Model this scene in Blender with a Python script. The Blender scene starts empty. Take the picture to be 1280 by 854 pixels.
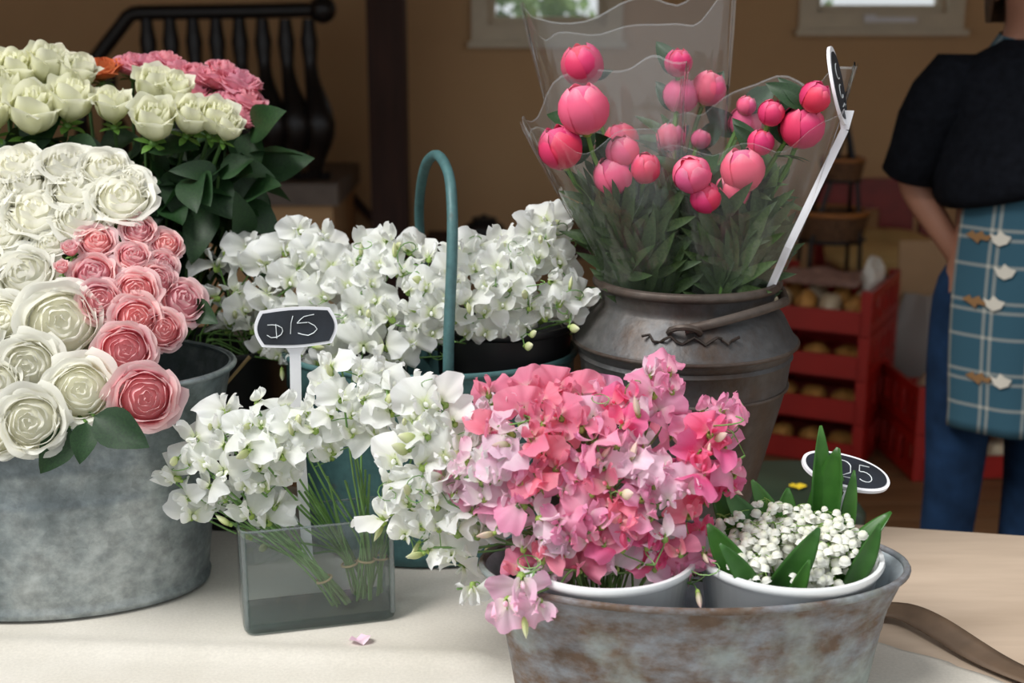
import bpy, bmesh, math, random
from mathutils import Vector, Matrix, noise
R = random.Random(7)
scene = bpy.context.scene
V = Vector
PI = math.pi
# ---------------------------------------------------------------- camera
CAM_Z, PITCH, FPX = 1.5, math.radians(14.0), 1650.0
cam = bpy.data.cameras.new('camera')
cam.sensor_width = 36.0
cam.lens = FPX * 36.0 / 1280.0
cam.dof.use_dof = True
cam.dof.focus_distance = 1.58
cam.dof.aperture_fstop = 4.5
cam.clip_start = 0.02
camo = bpy.data.objects.new('camera', cam)
scene.collection.objects.link(camo)
camo.location = (0, 0, CAM_Z)
camo.rotation_euler = (PI / 2 - PITCH, 0, 0)
scene.camera = camo
scene.cycles.transparent_max_bounces = 32
# ---------------------------------------------------------------- world, sun, exposure
w = bpy.data.worlds.new('world'); scene.world = w; w.use_nodes = True
bg = w.node_tree.nodes['Background']
bg.inputs[0].default_value = (0.93, 0.97, 1.0, 1); bg.inputs[1].default_value = 0.58
sun = bpy.data.lights.new('soft_sun', 'SUN'); sun.energy = 2.5; sun.angle = math.radians(28)
sun.color = (1.0, 0.985, 0.95)
suno = bpy.data.objects.new('soft_sun', sun); scene.collection.objects.link(suno)
suno.rotation_euler = V((-0.62, -0.42, 1.0)).to_track_quat('Z', 'Y').to_euler()
vs = scene.view_settings
vs.view_transform = 'Standard'; vs.look = 'None'; vs.exposure = 0.52; vs.gamma = 1.0
vs.use_curve_mapping = False

# ---------------------------------------------------------------- helpers
def at(px, py, Y):
    """point on the ray of a photo pixel at horizontal distance Y"""
    u, v = (px - 640) / FPX, (427 - py) / FPX
    d = V((u, math.cos(PITCH) + v * math.sin(PITCH), v * math.cos(PITCH) - math.sin(PITCH)))
    return V((0, 0, CAM_Z)) + d * (Y / d.y)
def on(px, py, z):
    """point of a photo pixel on the level z"""
    u, v = (px - 640) / FPX, (427 - py) / FPX
    d = V((u, math.cos(PITCH) + v * math.sin(PITCH), v * math.cos(PITCH) - math.sin(PITCH)))
    return V((0, 0, CAM_Z)) + d * ((z - CAM_Z) / d.z)
def mpp(p):
    """metres for one photo pixel at a point"""
    return (p.y * math.cos(PITCH) + (CAM_Z - p.z) * math.sin(PITCH)) / FPX
def rnd(a, b): return R.uniform(a, b)
def rvec(): return V((R.gauss(0, 1), R.gauss(0, 1), R.gauss(0, 1))).normalized()
def frame(z, x=None):
    z = V(z).normalized()
    x = V(x) if x is not None else V((1, 0, 0))
    if abs(z.dot(x.normalized())) > .97: x = V((0, 1, 0))
    y = z.cross(x).normalized(); x = y.cross(z).normalized()
    return Matrix(((x.x, y.x, z.x), (x.y, y.y, z.y), (x.z, y.z, z.z))).to_4x4()
def TRS(loc, rot=None, s=1.0):
    m = Matrix.Translation(loc)
    if rot is not None: m = m @ rot
    if isinstance(s, (int, float)): s = (s, s, s)
    return m @ Matrix.Diagonal((s[0], s[1], s[2], 1))
def RZ(a): return Matrix.Rotation(a, 4, 'Z')
def RX(a): return Matrix.Rotation(a, 4, 'X')
def RY(a): return Matrix.Rotation(a, 4, 'Y')
def bez(p0, p1, p2, p3, n=8):
    o = []
    for i in range(n + 1):
        t = i / n; s = 1 - t
        o.append(V(p0) * s**3 + V(p1) * 3 * s * s * t + V(p2) * 3 * s * t * t + V(p3) * t**3)
    return o

class MB:
    def __init__(s): s.v = []; s.f = []; s.uv = []
    def add(s, vs_, fs, uvs=None):
        b = len(s.v); s.v += [tuple(p) for p in vs_]
        s.f += [tuple(b + i for i in f) for f in fs]
        s.uv += uvs if uvs else [(0, 0)] * len(vs_)
        return s
    def grid(s, fn, nu, nv, wrap=False):
        vs_, uvs, fs = [], [], []
        n = nu if wrap else nu + 1
        for j in range(nv + 1):
            for i in range(n):
                vs_.append(fn(i / nu, j / nv)); uvs.append((i / nu, j / nv))
        for j in range(nv):
            for i in range(nu):
                a = j * n + i; b = j * n + (i + 1) % n
                fs.append((a, b, b + n, a + n))
        return s.add(vs_, fs, uvs)
    def tube(s, pts, r, n=6, cap=True):
        pts = [V(p) for p in pts]; k = len(pts)
        rs = r if isinstance(r, (list, tuple)) else [r] * k
        vs_, fs, uvs = [], [], []
        t = (pts[1] - pts[0]).normalized()
        x = t.orthogonal().normalized()
        for i, p in enumerate(pts):
            t = (pts[min(i + 1, k - 1)] - pts[max(i - 1, 0)]).normalized()
            x = (x - t * x.dot(t)).normalized(); y = t.cross(x)
            for j in range(n):
                a = 2 * PI * j / n
                vs_.append(p + (x * math.cos(a) + y * math.sin(a)) * rs[i]); uvs.append((j / n, i / (k - 1)))
        for i in range(k - 1):
            for j in range(n):
                fs.append((i * n + j, i * n + (j + 1) % n, (i + 1) * n + (j + 1) % n, (i + 1) * n + j))
        if cap:
            fs.append(tuple(range(n - 1, -1, -1))); fs.append(tuple((k - 1) * n + j for j in range(n)))
        return s.add(vs_, fs, uvs)
    def lathe(s, prof, n=40, sx=1, sy=1, c=(0, 0, 0)):
        k = len(prof) - 1
        def fn(u, v):
            r, z = prof[round(v * k)]
            a = u * 2 * PI
            return (c[0] + r * sx * math.cos(a), c[1] + r * sy * math.sin(a), c[2] + z)
        return s.grid(fn, n, k, True)
    def box(s, c, size, m=None):
        vs_ = []
        for z in (-.5, .5):
            for y in (-.5, .5):
                for x in (-.5, .5):
                    p = V((x * size[0], y * size[1], z * size[2]))
                    if m is not None: p = m @ p
                    vs_.append(p + V(c))
        return s.add(vs_, [(0, 2, 3, 1), (4, 5, 7, 6), (0, 1, 5, 4), (2, 6, 7, 3), (0, 4, 6, 2), (1, 3, 7, 5)],
                     [(0, 0), (1, 0), (0, 1), (1, 1)] * 2)
    def ball(s, c, r, nu=10, nv=7, lump=0, m=None, seed=0):
        if isinstance(r, (int, float)): r = (r, r, r)
        def fn(u, v):
            a = u * 2 * PI; b = v * PI
            p = V((math.sin(b) * math.cos(a), math.sin(b) * math.sin(a), -math.cos(b)))
            k = 1 + (lump * noise.noise(p * 1.7 + V((seed, seed * .7, 0))) if lump else 0)
            p = V((p.x * r[0] * k, p.y * r[1] * k, p.z * r[2] * k))
            if m is not None: p = m @ p
            return p + V(c)
        return s.grid(fn, nu, nv, True)
    def prism(s, outline, h, m=None, z0=0):
        n = len(outline)
        vs_ = [V((x, y, z0)) for x, y in outline] + [V((x, y, z0 + h)) for x, y in outline]
        if m is not None: vs_ = [m @ p for p in vs_]
        fs = [tuple(range(n - 1, -1, -1)), tuple(range(n, 2 * n))]
        fs += [(i, (i + 1) % n, n + (i + 1) % n, n + i) for i in range(n)]
        return s.add(vs_, fs)
    def mesh(s, name, smooth=True, sharp=45):
        me = bpy.data.meshes.new(name)
        me.from_pydata(s.v, [], s.f)
        uvl = me.uv_layers.new(name='UVMap')
        li = [0] * len(me.loops); me.loops.foreach_get('vertex_index', li)
        flat = []
        for i in li: flat += s.uv[i]
        uvl.data.foreach_set('uv', flat)
        if smooth:
            me.polygons.foreach_set('use_smooth', [True] * len(me.polygons))
            if sharp: me.set_sharp_from_angle(angle=math.radians(sharp))
        me.update()
        return me

COL = scene.collection
def obj(name, me, mat, parent=None, M=None):
    o = bpy.data.objects.new(name, me); COL.objects.link(o)
    if not me.materials: me.materials.append(mat)
    elif me.materials[0] != mat:
        o.material_slots[0].link = 'OBJECT'; o.material_slots[0].material = mat
    M = M if M is not None else Matrix.Identity(4)
    if parent is not None:
        o.parent = parent
        M = Matrix.Translation(-parent['_w']) @ M if '_w' in PW.get(parent.name, {}) else PW[parent.name]['inv'] @ M
    o.matrix_basis = M
    PW[o.name] = {'inv': (PW[parent.name]['w'] @ M).inverted() if parent is not None else M.inverted(),
                  'w': (PW[parent.name]['w'] @ M) if parent is not None else M.copy()}
    return o
PW = {}
def tag(o, label, cat=None, group=None, kind=None):
    o['label'] = label
    if cat: o['category'] = cat
    if group: o['group'] = group
    if kind: o['kind'] = kind
    return o
def thing(name, label, cat, loc=(0, 0, 0), group=None, kind=None):
    o = bpy.data.objects.new(name, None); COL.objects.link(o)
    o.empty_display_size = .05
    o.location = loc
    M = Matrix.Translation(V(loc))
    PW[o.name] = {'inv': M.inverted(), 'w': M}
    return tag(o, label, cat, group, kind)
def struct(name, me, mat, label, parent=None):
    o = obj(name, me, mat, parent)
    if parent is None: tag(o, label, None, None, 'structure')
    return o

# ---------------------------------------------------------------- materials
def newmat(name):
    m = bpy.data.materials.new(name); m.use_nodes = True
    nt = m.node_tree; b = nt.nodes['Principled BSDF']
    return m, nt, b
def ramp(nt, fac, stops):
    r = nt.nodes.new('ShaderNodeValToRGB'); nt.links.new(fac, r.inputs[0])
    e = r.color_ramp.elements
    while len(e) < len(stops): e.new(0.5)
    for i, (p, c) in enumerate(stops):
        e[i].position = p; e[i].color = (*c, 1)
    return r.outputs[0]
def tex(nt, kind, scale, coord='Object', detail=4, stretch=None, rough=.55):
    tc = nt.nodes.new('ShaderNodeTexCoord'); src = tc.outputs[coord]
    if stretch:
        mp = nt.nodes.new('ShaderNodeMapping'); mp.inputs['Scale'].default_value = stretch
        nt.links.new(src, mp.inputs[0]); src = mp.outputs[0]
    if kind == 'noise':
        n = nt.nodes.new('ShaderNodeTexNoise'); n.inputs['Scale'].default_value = scale
        n.inputs['Detail'].default_value = detail; n.inputs['Roughness'].default_value = rough
        nt.links.new(src, n.inputs['Vector']); return n.outputs['Fac']
    n = nt.nodes.new('ShaderNodeTexVoronoi'); n.inputs['Scale'].default_value = scale
    nt.links.new(src, n.inputs['Vector']); return n.outputs['Color']
def mixc(nt, a, b, fac, mode='MIX'):
    n = nt.nodes.new('ShaderNodeMix'); n.data_type = 'RGBA'; n.blend_type = mode
    for s, k in ((fac, 0), (a, 6), (b, 7)):
        if isinstance(s, (int, float)): n.inputs[k].default_value = s
        elif isinstance(s, tuple): n.inputs[k].default_value = (*s, 1)
        else: nt.links.new(s, n.inputs[k])
    return n.outputs[2]
def bump(nt, b, h, strength, dist=.01):
    n = nt.nodes.new('ShaderNodeBump'); n.inputs['Strength'].default_value = strength
    n.inputs['Distance'].default_value = dist
    nt.links.new(h, n.inputs['Height']); nt.links.new(n.outputs[0], b.inputs['Normal'])
def plain(name, c, rough=.6, metal=0, var=.15, scale=12, bmp=0, spec=.5, coat=0, coord='Object', stretch=None):
    m, nt, b = newmat(name)
    n = tex(nt, 'noise', scale, coord, stretch=stretch)
    lo = tuple(x * (1 - var) for x in c); hi = tuple(min(1, x * (1 + var)) for x in c)
    nt.links.new(ramp(nt, n, [(.3, lo), (.7, hi)]), b.inputs['Base Color'])
    b.inputs['Roughness'].default_value = rough; b.inputs['Metallic'].default_value = metal
    b.inputs['Specular IOR Level'].default_value = spec
    b.inputs['Coat Weight'].default_value = coat
    if bmp: bump(nt, b, n, bmp)
    return m
def petal(name, stops, trans=.48, rough=.5, jitter=.12, hue=0.0):
    """petal: colour runs from claw (0) to rim (1), part of the light passes through"""
    m, nt, b = newmat(name)
    uv = nt.nodes.new('ShaderNodeUVMap'); sp = nt.nodes.new('ShaderNodeSeparateXYZ')
    nt.links.new(uv.outputs[0], sp.inputs[0])
    nz = tex(nt, 'noise', 30, 'Object', 3)
    ad = nt.nodes.new('ShaderNodeMath'); ad.operation = 'MULTIPLY_ADD'
    ad.inputs[1].default_value = .22; nt.links.new(nz, ad.inputs[0])
    sb = nt.nodes.new('ShaderNodeMath'); sb.operation = 'SUBTRACT'; sb.inputs[1].default_value = .11
    nt.links.new(sp.outputs[1], sb.inputs[0]); nt.links.new(sb.outputs[0], ad.inputs[2])
    col = ramp(nt, ad.outputs[0], stops)
    oi = nt.nodes.new('ShaderNodeObjectInfo')
    hs = nt.nodes.new('ShaderNodeHueSaturation')
    mr = nt.nodes.new('ShaderNodeMapRange'); mr.inputs[3].default_value = 1 - jitter; mr.inputs[4].default_value = 1 + jitter * .4
    nt.links.new(oi.outputs['Random'], mr.inputs[0]); nt.links.new(mr.outputs[0], hs.inputs['Value'])
    if hue:
        mh = nt.nodes.new('ShaderNodeMapRange'); mh.inputs[3].default_value = .5 - hue; mh.inputs[4].default_value = .5 + hue
        nt.links.new(oi.outputs['Random'], mh.inputs[0]); nt.links.new(mh.outputs[0], hs.inputs['Hue'])
    nt.links.new(col, hs.inputs['Color'])
    nt.links.new(hs.outputs[0], b.inputs['Base Color'])
    b.inputs['Roughness'].default_value = rough; b.inputs['Specular IOR Level'].default_value = .25
    tr = nt.nodes.new('ShaderNodeBsdfTranslucent'); nt.links.new(hs.outputs[0], tr.inputs[0])
    mx = nt.nodes.new('ShaderNodeMixShader'); mx.inputs[0].default_value = trans
    nt.links.new(b.outputs[0], mx.inputs[1]); nt.links.new(tr.outputs[0], mx.inputs[2])
    nt.links.new(mx.outputs[0], nt.nodes['Material Output'].inputs[0])
    return m
def film(name, tint, diff, gloss_rough=.08, ior=1.5, bmp=.0, scale=18, veil=None):
    """thin clear sheet: lets light straight through, reflects by Fresnel, a little milky"""
    m, nt, b = newmat(name)
    tp = nt.nodes.new('ShaderNodeBsdfTransparent'); tp.inputs[0].default_value = (*tint, 1)
    gl = nt.nodes.new('ShaderNodeBsdfGlossy'); gl.inputs['Roughness'].default_value = gloss_rough
    df = nt.nodes.new('ShaderNodeBsdfDiffuse'); df.inputs[0].default_value = (.85, .87, .88, 1)
    lw = nt.nodes.new('ShaderNodeLayerWeight'); lw.inputs[0].default_value = .5
    pwr = nt.nodes.new('ShaderNodeMath'); pwr.operation = 'POWER'; pwr.inputs[1].default_value = 5.0
    fr = nt.nodes.new('ShaderNodeMath'); fr.operation = 'MULTIPLY_ADD'
    f0 = ((ior - 1) / (ior + 1)) ** 2; fr.inputs[1].default_value = 1 - f0; fr.inputs[2].default_value = f0
    nt.links.new(lw.outputs['Facing'], pwr.inputs[0]); nt.links.new(pwr.outputs[0], fr.inputs[0])
    m1 = nt.nodes.new('ShaderNodeMixShader'); m1.inputs[0].default_value = diff
    nt.links.new(tp.outputs[0], m1.inputs[1]); nt.links.new(df.outputs[0], m1.inputs[2])
    m2 = nt.nodes.new('ShaderNodeMixShader'); nt.links.new(fr.outputs[0], m2.inputs[0])
    nt.links.new(m1.outputs[0], m2.inputs[1]); nt.links.new(gl.outputs[0], m2.inputs[2])
    if bmp:
        h = tex(nt, 'noise', scale, 'Object', 2, (1, 1, .35))
        bn = nt.nodes.new('ShaderNodeBump'); bn.inputs['Strength'].default_value = bmp; bn.inputs['Distance'].default_value = .01
        nt.links.new(h, bn.inputs['Height'])
        for x in (gl, lw): nt.links.new(bn.outputs[0], x.inputs['Normal'])
    nt.links.new(m2.outputs[0], nt.nodes['Material Output'].inputs[0])
    return m
def galvanised(name, a, b_, c, scale=26, rough=.42, metal=.75, streak=None):
    m, nt, b = newmat(name)
    vo = tex(nt, 'voronoi', scale)
    bw = nt.nodes.new('ShaderNodeRGBToBW'); nt.links.new(vo, bw.inputs[0])
    n1 = tex(nt, 'noise', 5, detail=8, rough=.68)
    n2 = tex(nt, 'noise', 60, detail=4)
    c1 = ramp(nt, n1, [(.32, a), (.5, b_), (.68, c)])
    n4 = tex(nt, 'noise', scale * .45, detail=5, rough=.65)
    sp = ramp(nt, bw.outputs[0], [(.2, (.78,) * 3), (.8, (1.05,) * 3)])
    c2 = mixc(nt, mixc(nt, c1, sp, .45, 'MULTIPLY'), ramp(nt, n4, [(.36, (.62,) * 3), (.62, (1.18,) * 3)]), .75, 'MULTIPLY')
    c3 = mixc(nt, c2, ramp(nt, n2, [(.3, (.75,) * 3), (.7, (1.1,) * 3)]), .5, 'MULTIPLY')
    nt.links.new(c3, b.inputs['Base Color'])
    nt.links.new(ramp(nt, n1, [(.3, (rough + .14,) * 3), (.7, (rough - .06,) * 3)]), b.inputs['Roughness'])
    b.inputs['Metallic'].default_value = metal
    bump(nt, b, n2, .12, .004)
    return m
def rusty(name, base, rust, patina, scale=7, rough=.62, metal=.35, stretch=None, lo=.42, hi=.6):
    m, nt, b = newmat(name)
    n1 = tex(nt, 'noise', scale, detail=9, rough=.7, stretch=stretch)
    n2 = tex(nt, 'noise', scale * .55, detail=6, rough=.6)
    n3 = tex(nt, 'noise', 70, detail=4)
    c1 = mixc(nt, base, rust, ramp(nt, n1, [(lo, (0,) * 3), (hi, (1,) * 3)]))
    c2 = mixc(nt, c1, patina, ramp(nt, n2, [(.5, (0,) * 3), (.68, (.85,) * 3)]))
    c3 = mixc(nt, c2, ramp(nt, n3, [(.3, (.6,) * 3), (.7, (1.15,) * 3)]), .6, 'MULTIPLY')
    nt.links.new(c3, b.inputs['Base Color'])
    b.inputs['Roughness'].default_value = rough; b.inputs['Metallic'].default_value = metal
    bump(nt, b, n3, .25, .004)
    return m
def wood(name, a, b_, scale=3, stretch=(1, 12, 12), rough=.55):
    m, nt, b = newmat(name)
    n = tex(nt, 'noise', scale, detail=6, stretch=stretch, rough=.6)
    nt.links.new(ramp(nt, n, [(.3, a), (.7, b_)]), b.inputs['Base Color'])
    b.inputs['Roughness'].default_value = rough
    bump(nt, b, n, .08, .003)
    return m

MAT = dict(
    wall=plain('tan plaster', (.56, .355, .185), .85, var=.06, scale=1.5, bmp=.03),
    trimc=plain('cream paint', (.64, .56, .42), .5, var=.05),
    ceil=plain('cream ceiling', (.62, .55, .44), .9, var=.04),
    floorw=wood('brown floor boards', (.17, .085, .035), (.30, .16, .075), 2.2),
    pave=plain('grey paving', (.14, .137, .128), .9, var=.15, scale=3, bmp=.1),
    darkwood=wood('dark brown timber', (.022, .007, .004), (.055, .020, .012), 3, (12, 12, 1), .75),
    tablewood=wood('pale table wood', (.41, .315, .235), (.55, .435, .335), 2.0, (1.2, 9, 9), .5),
    cloth=None,
    iron=plain('black wrought iron', (.012, .011, .012), .35, .3, .2),
    stone=plain('grey landing', (.17, .14, .12), .8, var=.15),
    galv=galvanised('galvanised steel', (.15, .185, .20), (.27, .315, .335), (.52, .565, .58), 75),
    tubm=rusty('weathered zinc', (.26, .28, .31), (.145, .095, .066), (.33, .39, .37), 15, .6, .4, (1, 1, 2.0), .36, .58),
    tubin=galvanised('pale zinc lining', (.40, .45, .49), (.55, .61, .65), (.68, .73, .77), 34, .5, .5),
    can=rusty('old churn metal', (.085, .085, .088), (.075, .052, .040), (.15, .145, .14), 9, .5, .55, (1, 1, .5), .45, .62),
    canrim=rusty('churn rim rust', (.10, .08, .068), (.065, .042, .032), (.15, .14, .135), 10, .55, .5),
    teal=rusty('worn teal paint', (.060, .145, .150), (.11, .085, .07), (.085, .19, .19), 16, .5, .1, None, .60, .75),
    tealdark=plain('teal rim', (.07, .16, .165), .4, var=.15),
    blackp=plain('black plastic', (.008, .008, .009), .45, var=.2),
    whitep=plain('white enamel', (.80, .82, .83), .22, var=.03, coat=.3),
    signw=plain('white sign plastic', (.82, .82, .86), .35, var=.03),
    chalkb=plain('chalkboard', (.012, .016, .024), .55, var=.5, scale=25),
    chalk=plain('chalk', (.62, .66, .68), .95, var=.3, scale=90),
    ribbon=plain('brown ribbon', (.105, .066, .040), .7, var=.25, scale=20, bmp=.15),
    band=plain('tan rubber band', (.45, .33, .17), .6, var=.1),
    stem=plain('green stem', (.10, .22, .035), .5, var=.25, scale=20),
    stemd=plain('dark stem', (.055, .12, .03), .5, var=.25, scale=20),
    stempale=plain('pale stem', (.20, .34, .08), .5, var=.2, scale=20),
    peastem=plain('sweet pea stem', (.135, .27, .07), .5, var=.25, scale=25),
    red=plain('red plastic', (.36, .012, .008), .4, var=.12, scale=4),
    redwood=plain('dark red paint', (.20, .014, .012), .4, var=.2),
    orangew=plain('orange wood', (.33, .12, .025), .5, var=.15),
    cushion=plain('mustard cushion cloth', (.62, .42, .17), .9, var=.12, scale=6),
    wicker=plain('brown wicker', (.12, .055, .022), .7, var=.4, scale=60, bmp=.3),
    bread=plain('golden loaf crust', (.55, .27, .07), .6, var=.3, scale=14, bmp=.1),
    cream=plain('cream bread wrap', (.66, .55, .38), .5, var=.15, scale=9),
    card=plain('tan cardboard', (.42, .27, .15), .8, var=.06),
    paperw=plain('white crumpled paper', (.75, .72, .66), .8, var=.1, bmp=.2),
    checkp=plain('pinkish checked paper', (.48, .30, .26), .7, var=.35, scale=30),
    greybag=film('grey plastic bag', (.55, .57, .6), .30, .25, 1.45, .4, 14),
    skin=plain('skin', (.36, .17, .11), .55, var=.1, scale=8),
    shirt=plain('black knit', (.006, .007, .010), .9, var=.3, scale=60, bmp=.1, spec=.08),
    jeans=plain('blue denim', (.010, .030, .075), .85, var=.35, scale=14, bmp=.1, spec=.15),
    darkjean=plain('dark navy cloth', (.008, .010, .018), .9, var=.2, spec=.1),
    hair=plain('brown hair', (.07, .035, .018), .5, var=.4, scale=40),
    eye=plain('eye white', (.7, .7, .68), .2, var=.02),
    lips=plain('lips', (.33, .09, .08), .5, var=.05),
    redcloth=plain('red cloth', (.42, .025, .05), .8, var=.15),
    greenbin=plain('dark green plastic', (.020, .034, .020), .45, var=.2),
    yellow=plain('yellow petal', (.75, .55, .03), .5, var=.1),
    motifw=plain('white print', (.62, .58, .50), .8, var=.1),
    motifo=plain('orange brown print', (.25, .13, .05), .8, var=.1),
    pane=film('window glass', (.97, .98, .98), .02, .02),
    vase=film('vase glass', (.95, .965, .965), .006, .03, 1.5),
    vasebase=film('thick glass base', (.62, .68, .68), .02, .05, 1.5),
    vaserim=film('dark glass edge', (.62, .70, .70), .10, .04, 1.6),  # darker tint paints the dark refraction edges of rim and corners
    celloedge=film('bright cellophane edge', (.95, .96, .96), .13, .12, 1.55, .5, 30),  # milkier film paints the bright streaks along the sleeve edges
    water=film('water', (.87, .905, .91), .008, .02, 1.33),
    cello=film('cellophane', (.985, .988, .988), .020, .10, 1.62, .85, 16),
    rope=plain('dark wire', (.045, .034, .028), .5, .5, .3),
    stick=plain('brass cane', (.20, .13, .05), .5, var=.2),
)
# table cloth: cream linen with soft weave
m, nt, b = newmat('cream linen')
n1 = tex(nt, 'noise', 6, detail=5); n2 = tex(nt, 'noise', 260, detail=2)
nt.links.new(mixc(nt, ramp(nt, n1, [(.3, (.56, .525, .46)), (.7, (.66, .625, .565))]), ramp(nt, n2, [(.3, (.86,) * 3), (.7, (1.05,) * 3)]), .6, 'MULTIPLY'), b.inputs['Base Color'])
b.inputs['Roughness'].default_value = .92; bump(nt, b, n2, .15, .001); MAT['cloth'] = m
# plaid: teal blue cloth with pairs of pale lines, in the cloth's own uv (metres)
m, nt, b = newmat('teal plaid')
uv = nt.nodes.new('ShaderNodeUVMap'); sp = nt.nodes.new('ShaderNodeSeparateXYZ'); nt.links.new(uv.outputs[0], sp.inputs[0])
def stripes(src, period, offs, width):
    tot = None
    for o_ in offs:
        a = nt.nodes.new('ShaderNodeMath'); a.operation = 'MULTIPLY_ADD'; a.inputs[1].default_value = 1 / period; a.inputs[2].default_value = o_
        nt.links.new(src, a.inputs[0])
        f = nt.nodes.new('ShaderNodeMath'); f.operation = 'FRACT'; nt.links.new(a.outputs[0], f.inputs[0])
        l = nt.nodes.new('ShaderNodeMath'); l.operation = 'LESS_THAN'; l.inputs[1].default_value = width
        nt.links.new(f.outputs[0], l.inputs[0])
        if tot is None: tot = l.outputs[0]
        else:
            s_ = nt.nodes.new('ShaderNodeMath'); s_.operation = 'MAXIMUM'
            nt.links.new(tot, s_.inputs[0]); nt.links.new(l.outputs[0], s_.inputs[1]); tot = s_.outputs[0]
    return tot
sx_ = stripes(sp.outputs[0], .105, (.0, .17), .085); sy_ = stripes(sp.outputs[1], .150, (.0, .13, .5), .05)
hf = nt.nodes.new('ShaderNodeMath'); hf.operation = 'MULTIPLY_ADD'; hf.inputs[1].default_value = .45
nt.links.new(sx_, hf.inputs[0]); h2 = nt.nodes.new('ShaderNodeMath'); h2.operation = 'MULTIPLY'; h2.inputs[1].default_value = .45
nt.links.new(sy_, h2.inputs[0]); nt.links.new(h2.outputs[0], hf.inputs[2])
nt.links.new(mixc(nt, (.026, .088, .130), (.42, .41, .36), hf.outputs[0]), b.inputs['Base Color'])
b.inputs['Roughness'].default_value = .9; MAT['plaid'] = m
# leaves
def leafmat(name, a, b_, rough=.52):
    m, nt, b = newmat(name)
    n = tex(nt, 'noise', 25)
    oi = nt.nodes.new('ShaderNodeObjectInfo')
    c = mixc(nt, ramp(nt, n, [(.3, a), (.7, b_)]), ramp(nt, oi.outputs['Random'], [(0, (.7, .75, .7)), (1, (1.25, 1.2, 1.0))]), .8, 'MULTIPLY')
    nt.links.new(c, b.inputs['Base Color']); b.inputs['Roughness'].default_value = rough
    tr = nt.nodes.new('ShaderNodeBsdfTranslucent'); nt.links.new(c, tr.inputs[0])
    mx = nt.nodes.new('ShaderNodeMixShader'); mx.inputs[0].default_value = .2
    nt.links.new(b.outputs[0], mx.inputs[1]); nt.links.new(tr.outputs[0], mx.inputs[2])
    nt.links.new(mx.outputs[0], nt.nodes['Material Output'].inputs[0])
    return m
MAT['leaf'] = leafmat('rose leaf', (.008, .034, .010), (.020, .066, .018))
MAT['leafp'] = leafmat('peony leaf', (.022, .050, .016), (.060, .105, .034))
MAT['leafl'] = leafmat('lily of the valley leaf', (.030, .12, .018), (.065, .20, .035), .38)
MAT['garden'] = leafmat('garden leaf', (.05, .13, .03), (.20, .30, .08))
MAT['calyx'] = leafmat('calyx green', (.22, .38, .07), (.42, .55, .16))
MAT['sepal'] = leafmat('pale sepal', (.25, .36, .06), (.45, .50, .12))
P = dict(
    white=petal('cream rose petal', [(0, (.90, .87, .58)), (.35, (.96, .945, .81)), (.8, (.97, .96, .89))]),
    whiteg=petal('greenish white rose petal', [(0, (.72, .76, .38)), (.4, (.88, .88, .60)), (.85, (.94, .935, .77))]),
    pink=petal('pink rose petal', [(0, (.93, .46, .40)), (.4, (.94, .38, .43)), (.75, (.96, .55, .58)), (1, (.97, .73, .72))], hue=.012),
    rose2=petal('cool pink rose petal', [(0, (.80, .40, .38)), (.5, (.88, .32, .42)), (1, (.90, .46, .54))], hue=.012),
    mauve=petal('mauve rose petal', [(0, (.55, .35, .40)), (1, (.50, .28, .38))]),
    orange=petal('orange rose petal', [(0, (.75, .38, .12)), (1, (.78, .22, .09))]),
    pea_w=petal('white sweet pea petal', [(0, (.78, .85, .48)), (.25, (.94, .95, .88)), (1, (.95, .96, .96))], .5),
    pea_l=petal('pale pink sweet pea petal', [(0, (.94, .90, .82)), (.35, (.95, .74, .84)), (1, (.95, .57, .75))], .48, hue=.01),
    pea_m=petal('pink sweet pea petal', [(0, (.94, .80, .76)), (.3, (.94, .52, .68)), (1, (.93, .36, .57))], .48, hue=.012),
    pea_c=petal('coral sweet pea petal', [(0, (.94, .62, .60)), (.4, (.94, .28, .41)), (1, (.94, .34, .46))], .48, hue=.01),
    pea_h=petal('hot pink sweet pea petal', [(0, (.92, .40, .50)), (.4, (.90, .13, .32)), (1, (.93, .24, .45))], .48, hue=.01),
    pea_o=petal('lilac pink sweet pea petal', [(0, (.95, .90, .88)), (.5, (.94, .76, .85)), (1, (.93, .66, .80))], .48, hue=.01),
    budw=petal('greenish bud', [(0, (.45, .56, .16)), (.6, (.72, .76, .42)), (1, (.82, .82, .62))], .3),
    budp=petal('creamy pink bud', [(0, (.55, .60, .22)), (.5, (.84, .74, .58)), (1, (.88, .62, .58))], .3),
    peony=petal('peony petal', [(0, (.88, .28, .36)), (.35, (.68, .035, .12)), (.8, (.80, .055, .17)), (1, (.88, .18, .32))], .2, hue=.012),
    peonyl=petal('light peony petal', [(0, (.92, .60, .52)), (.3, (.84, .14, .26)), (.8, (.87, .13, .27)), (1, (.92, .33, .45))], .2, hue=.012),
    bell=petal('lily bell', [(0, (.88, .90, .70)), (.4, (.95, .95, .88)), (1, (.95, .95, .90))], .3),
    fallen=petal('fallen petal', [(0, (.90, .72, .82)), (1, (.88, .62, .76))], .3),
)

# ================================================================ THE ROOM
YB = 6.2                       # back wall
XL, XR, ZC = -3.3, 3.3, 2.9
YF = 2.15                      # the room is open to the street here
def boxme(name, c, size, sharp=True): return MB().box(c, size).mesh(name, False)
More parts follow.
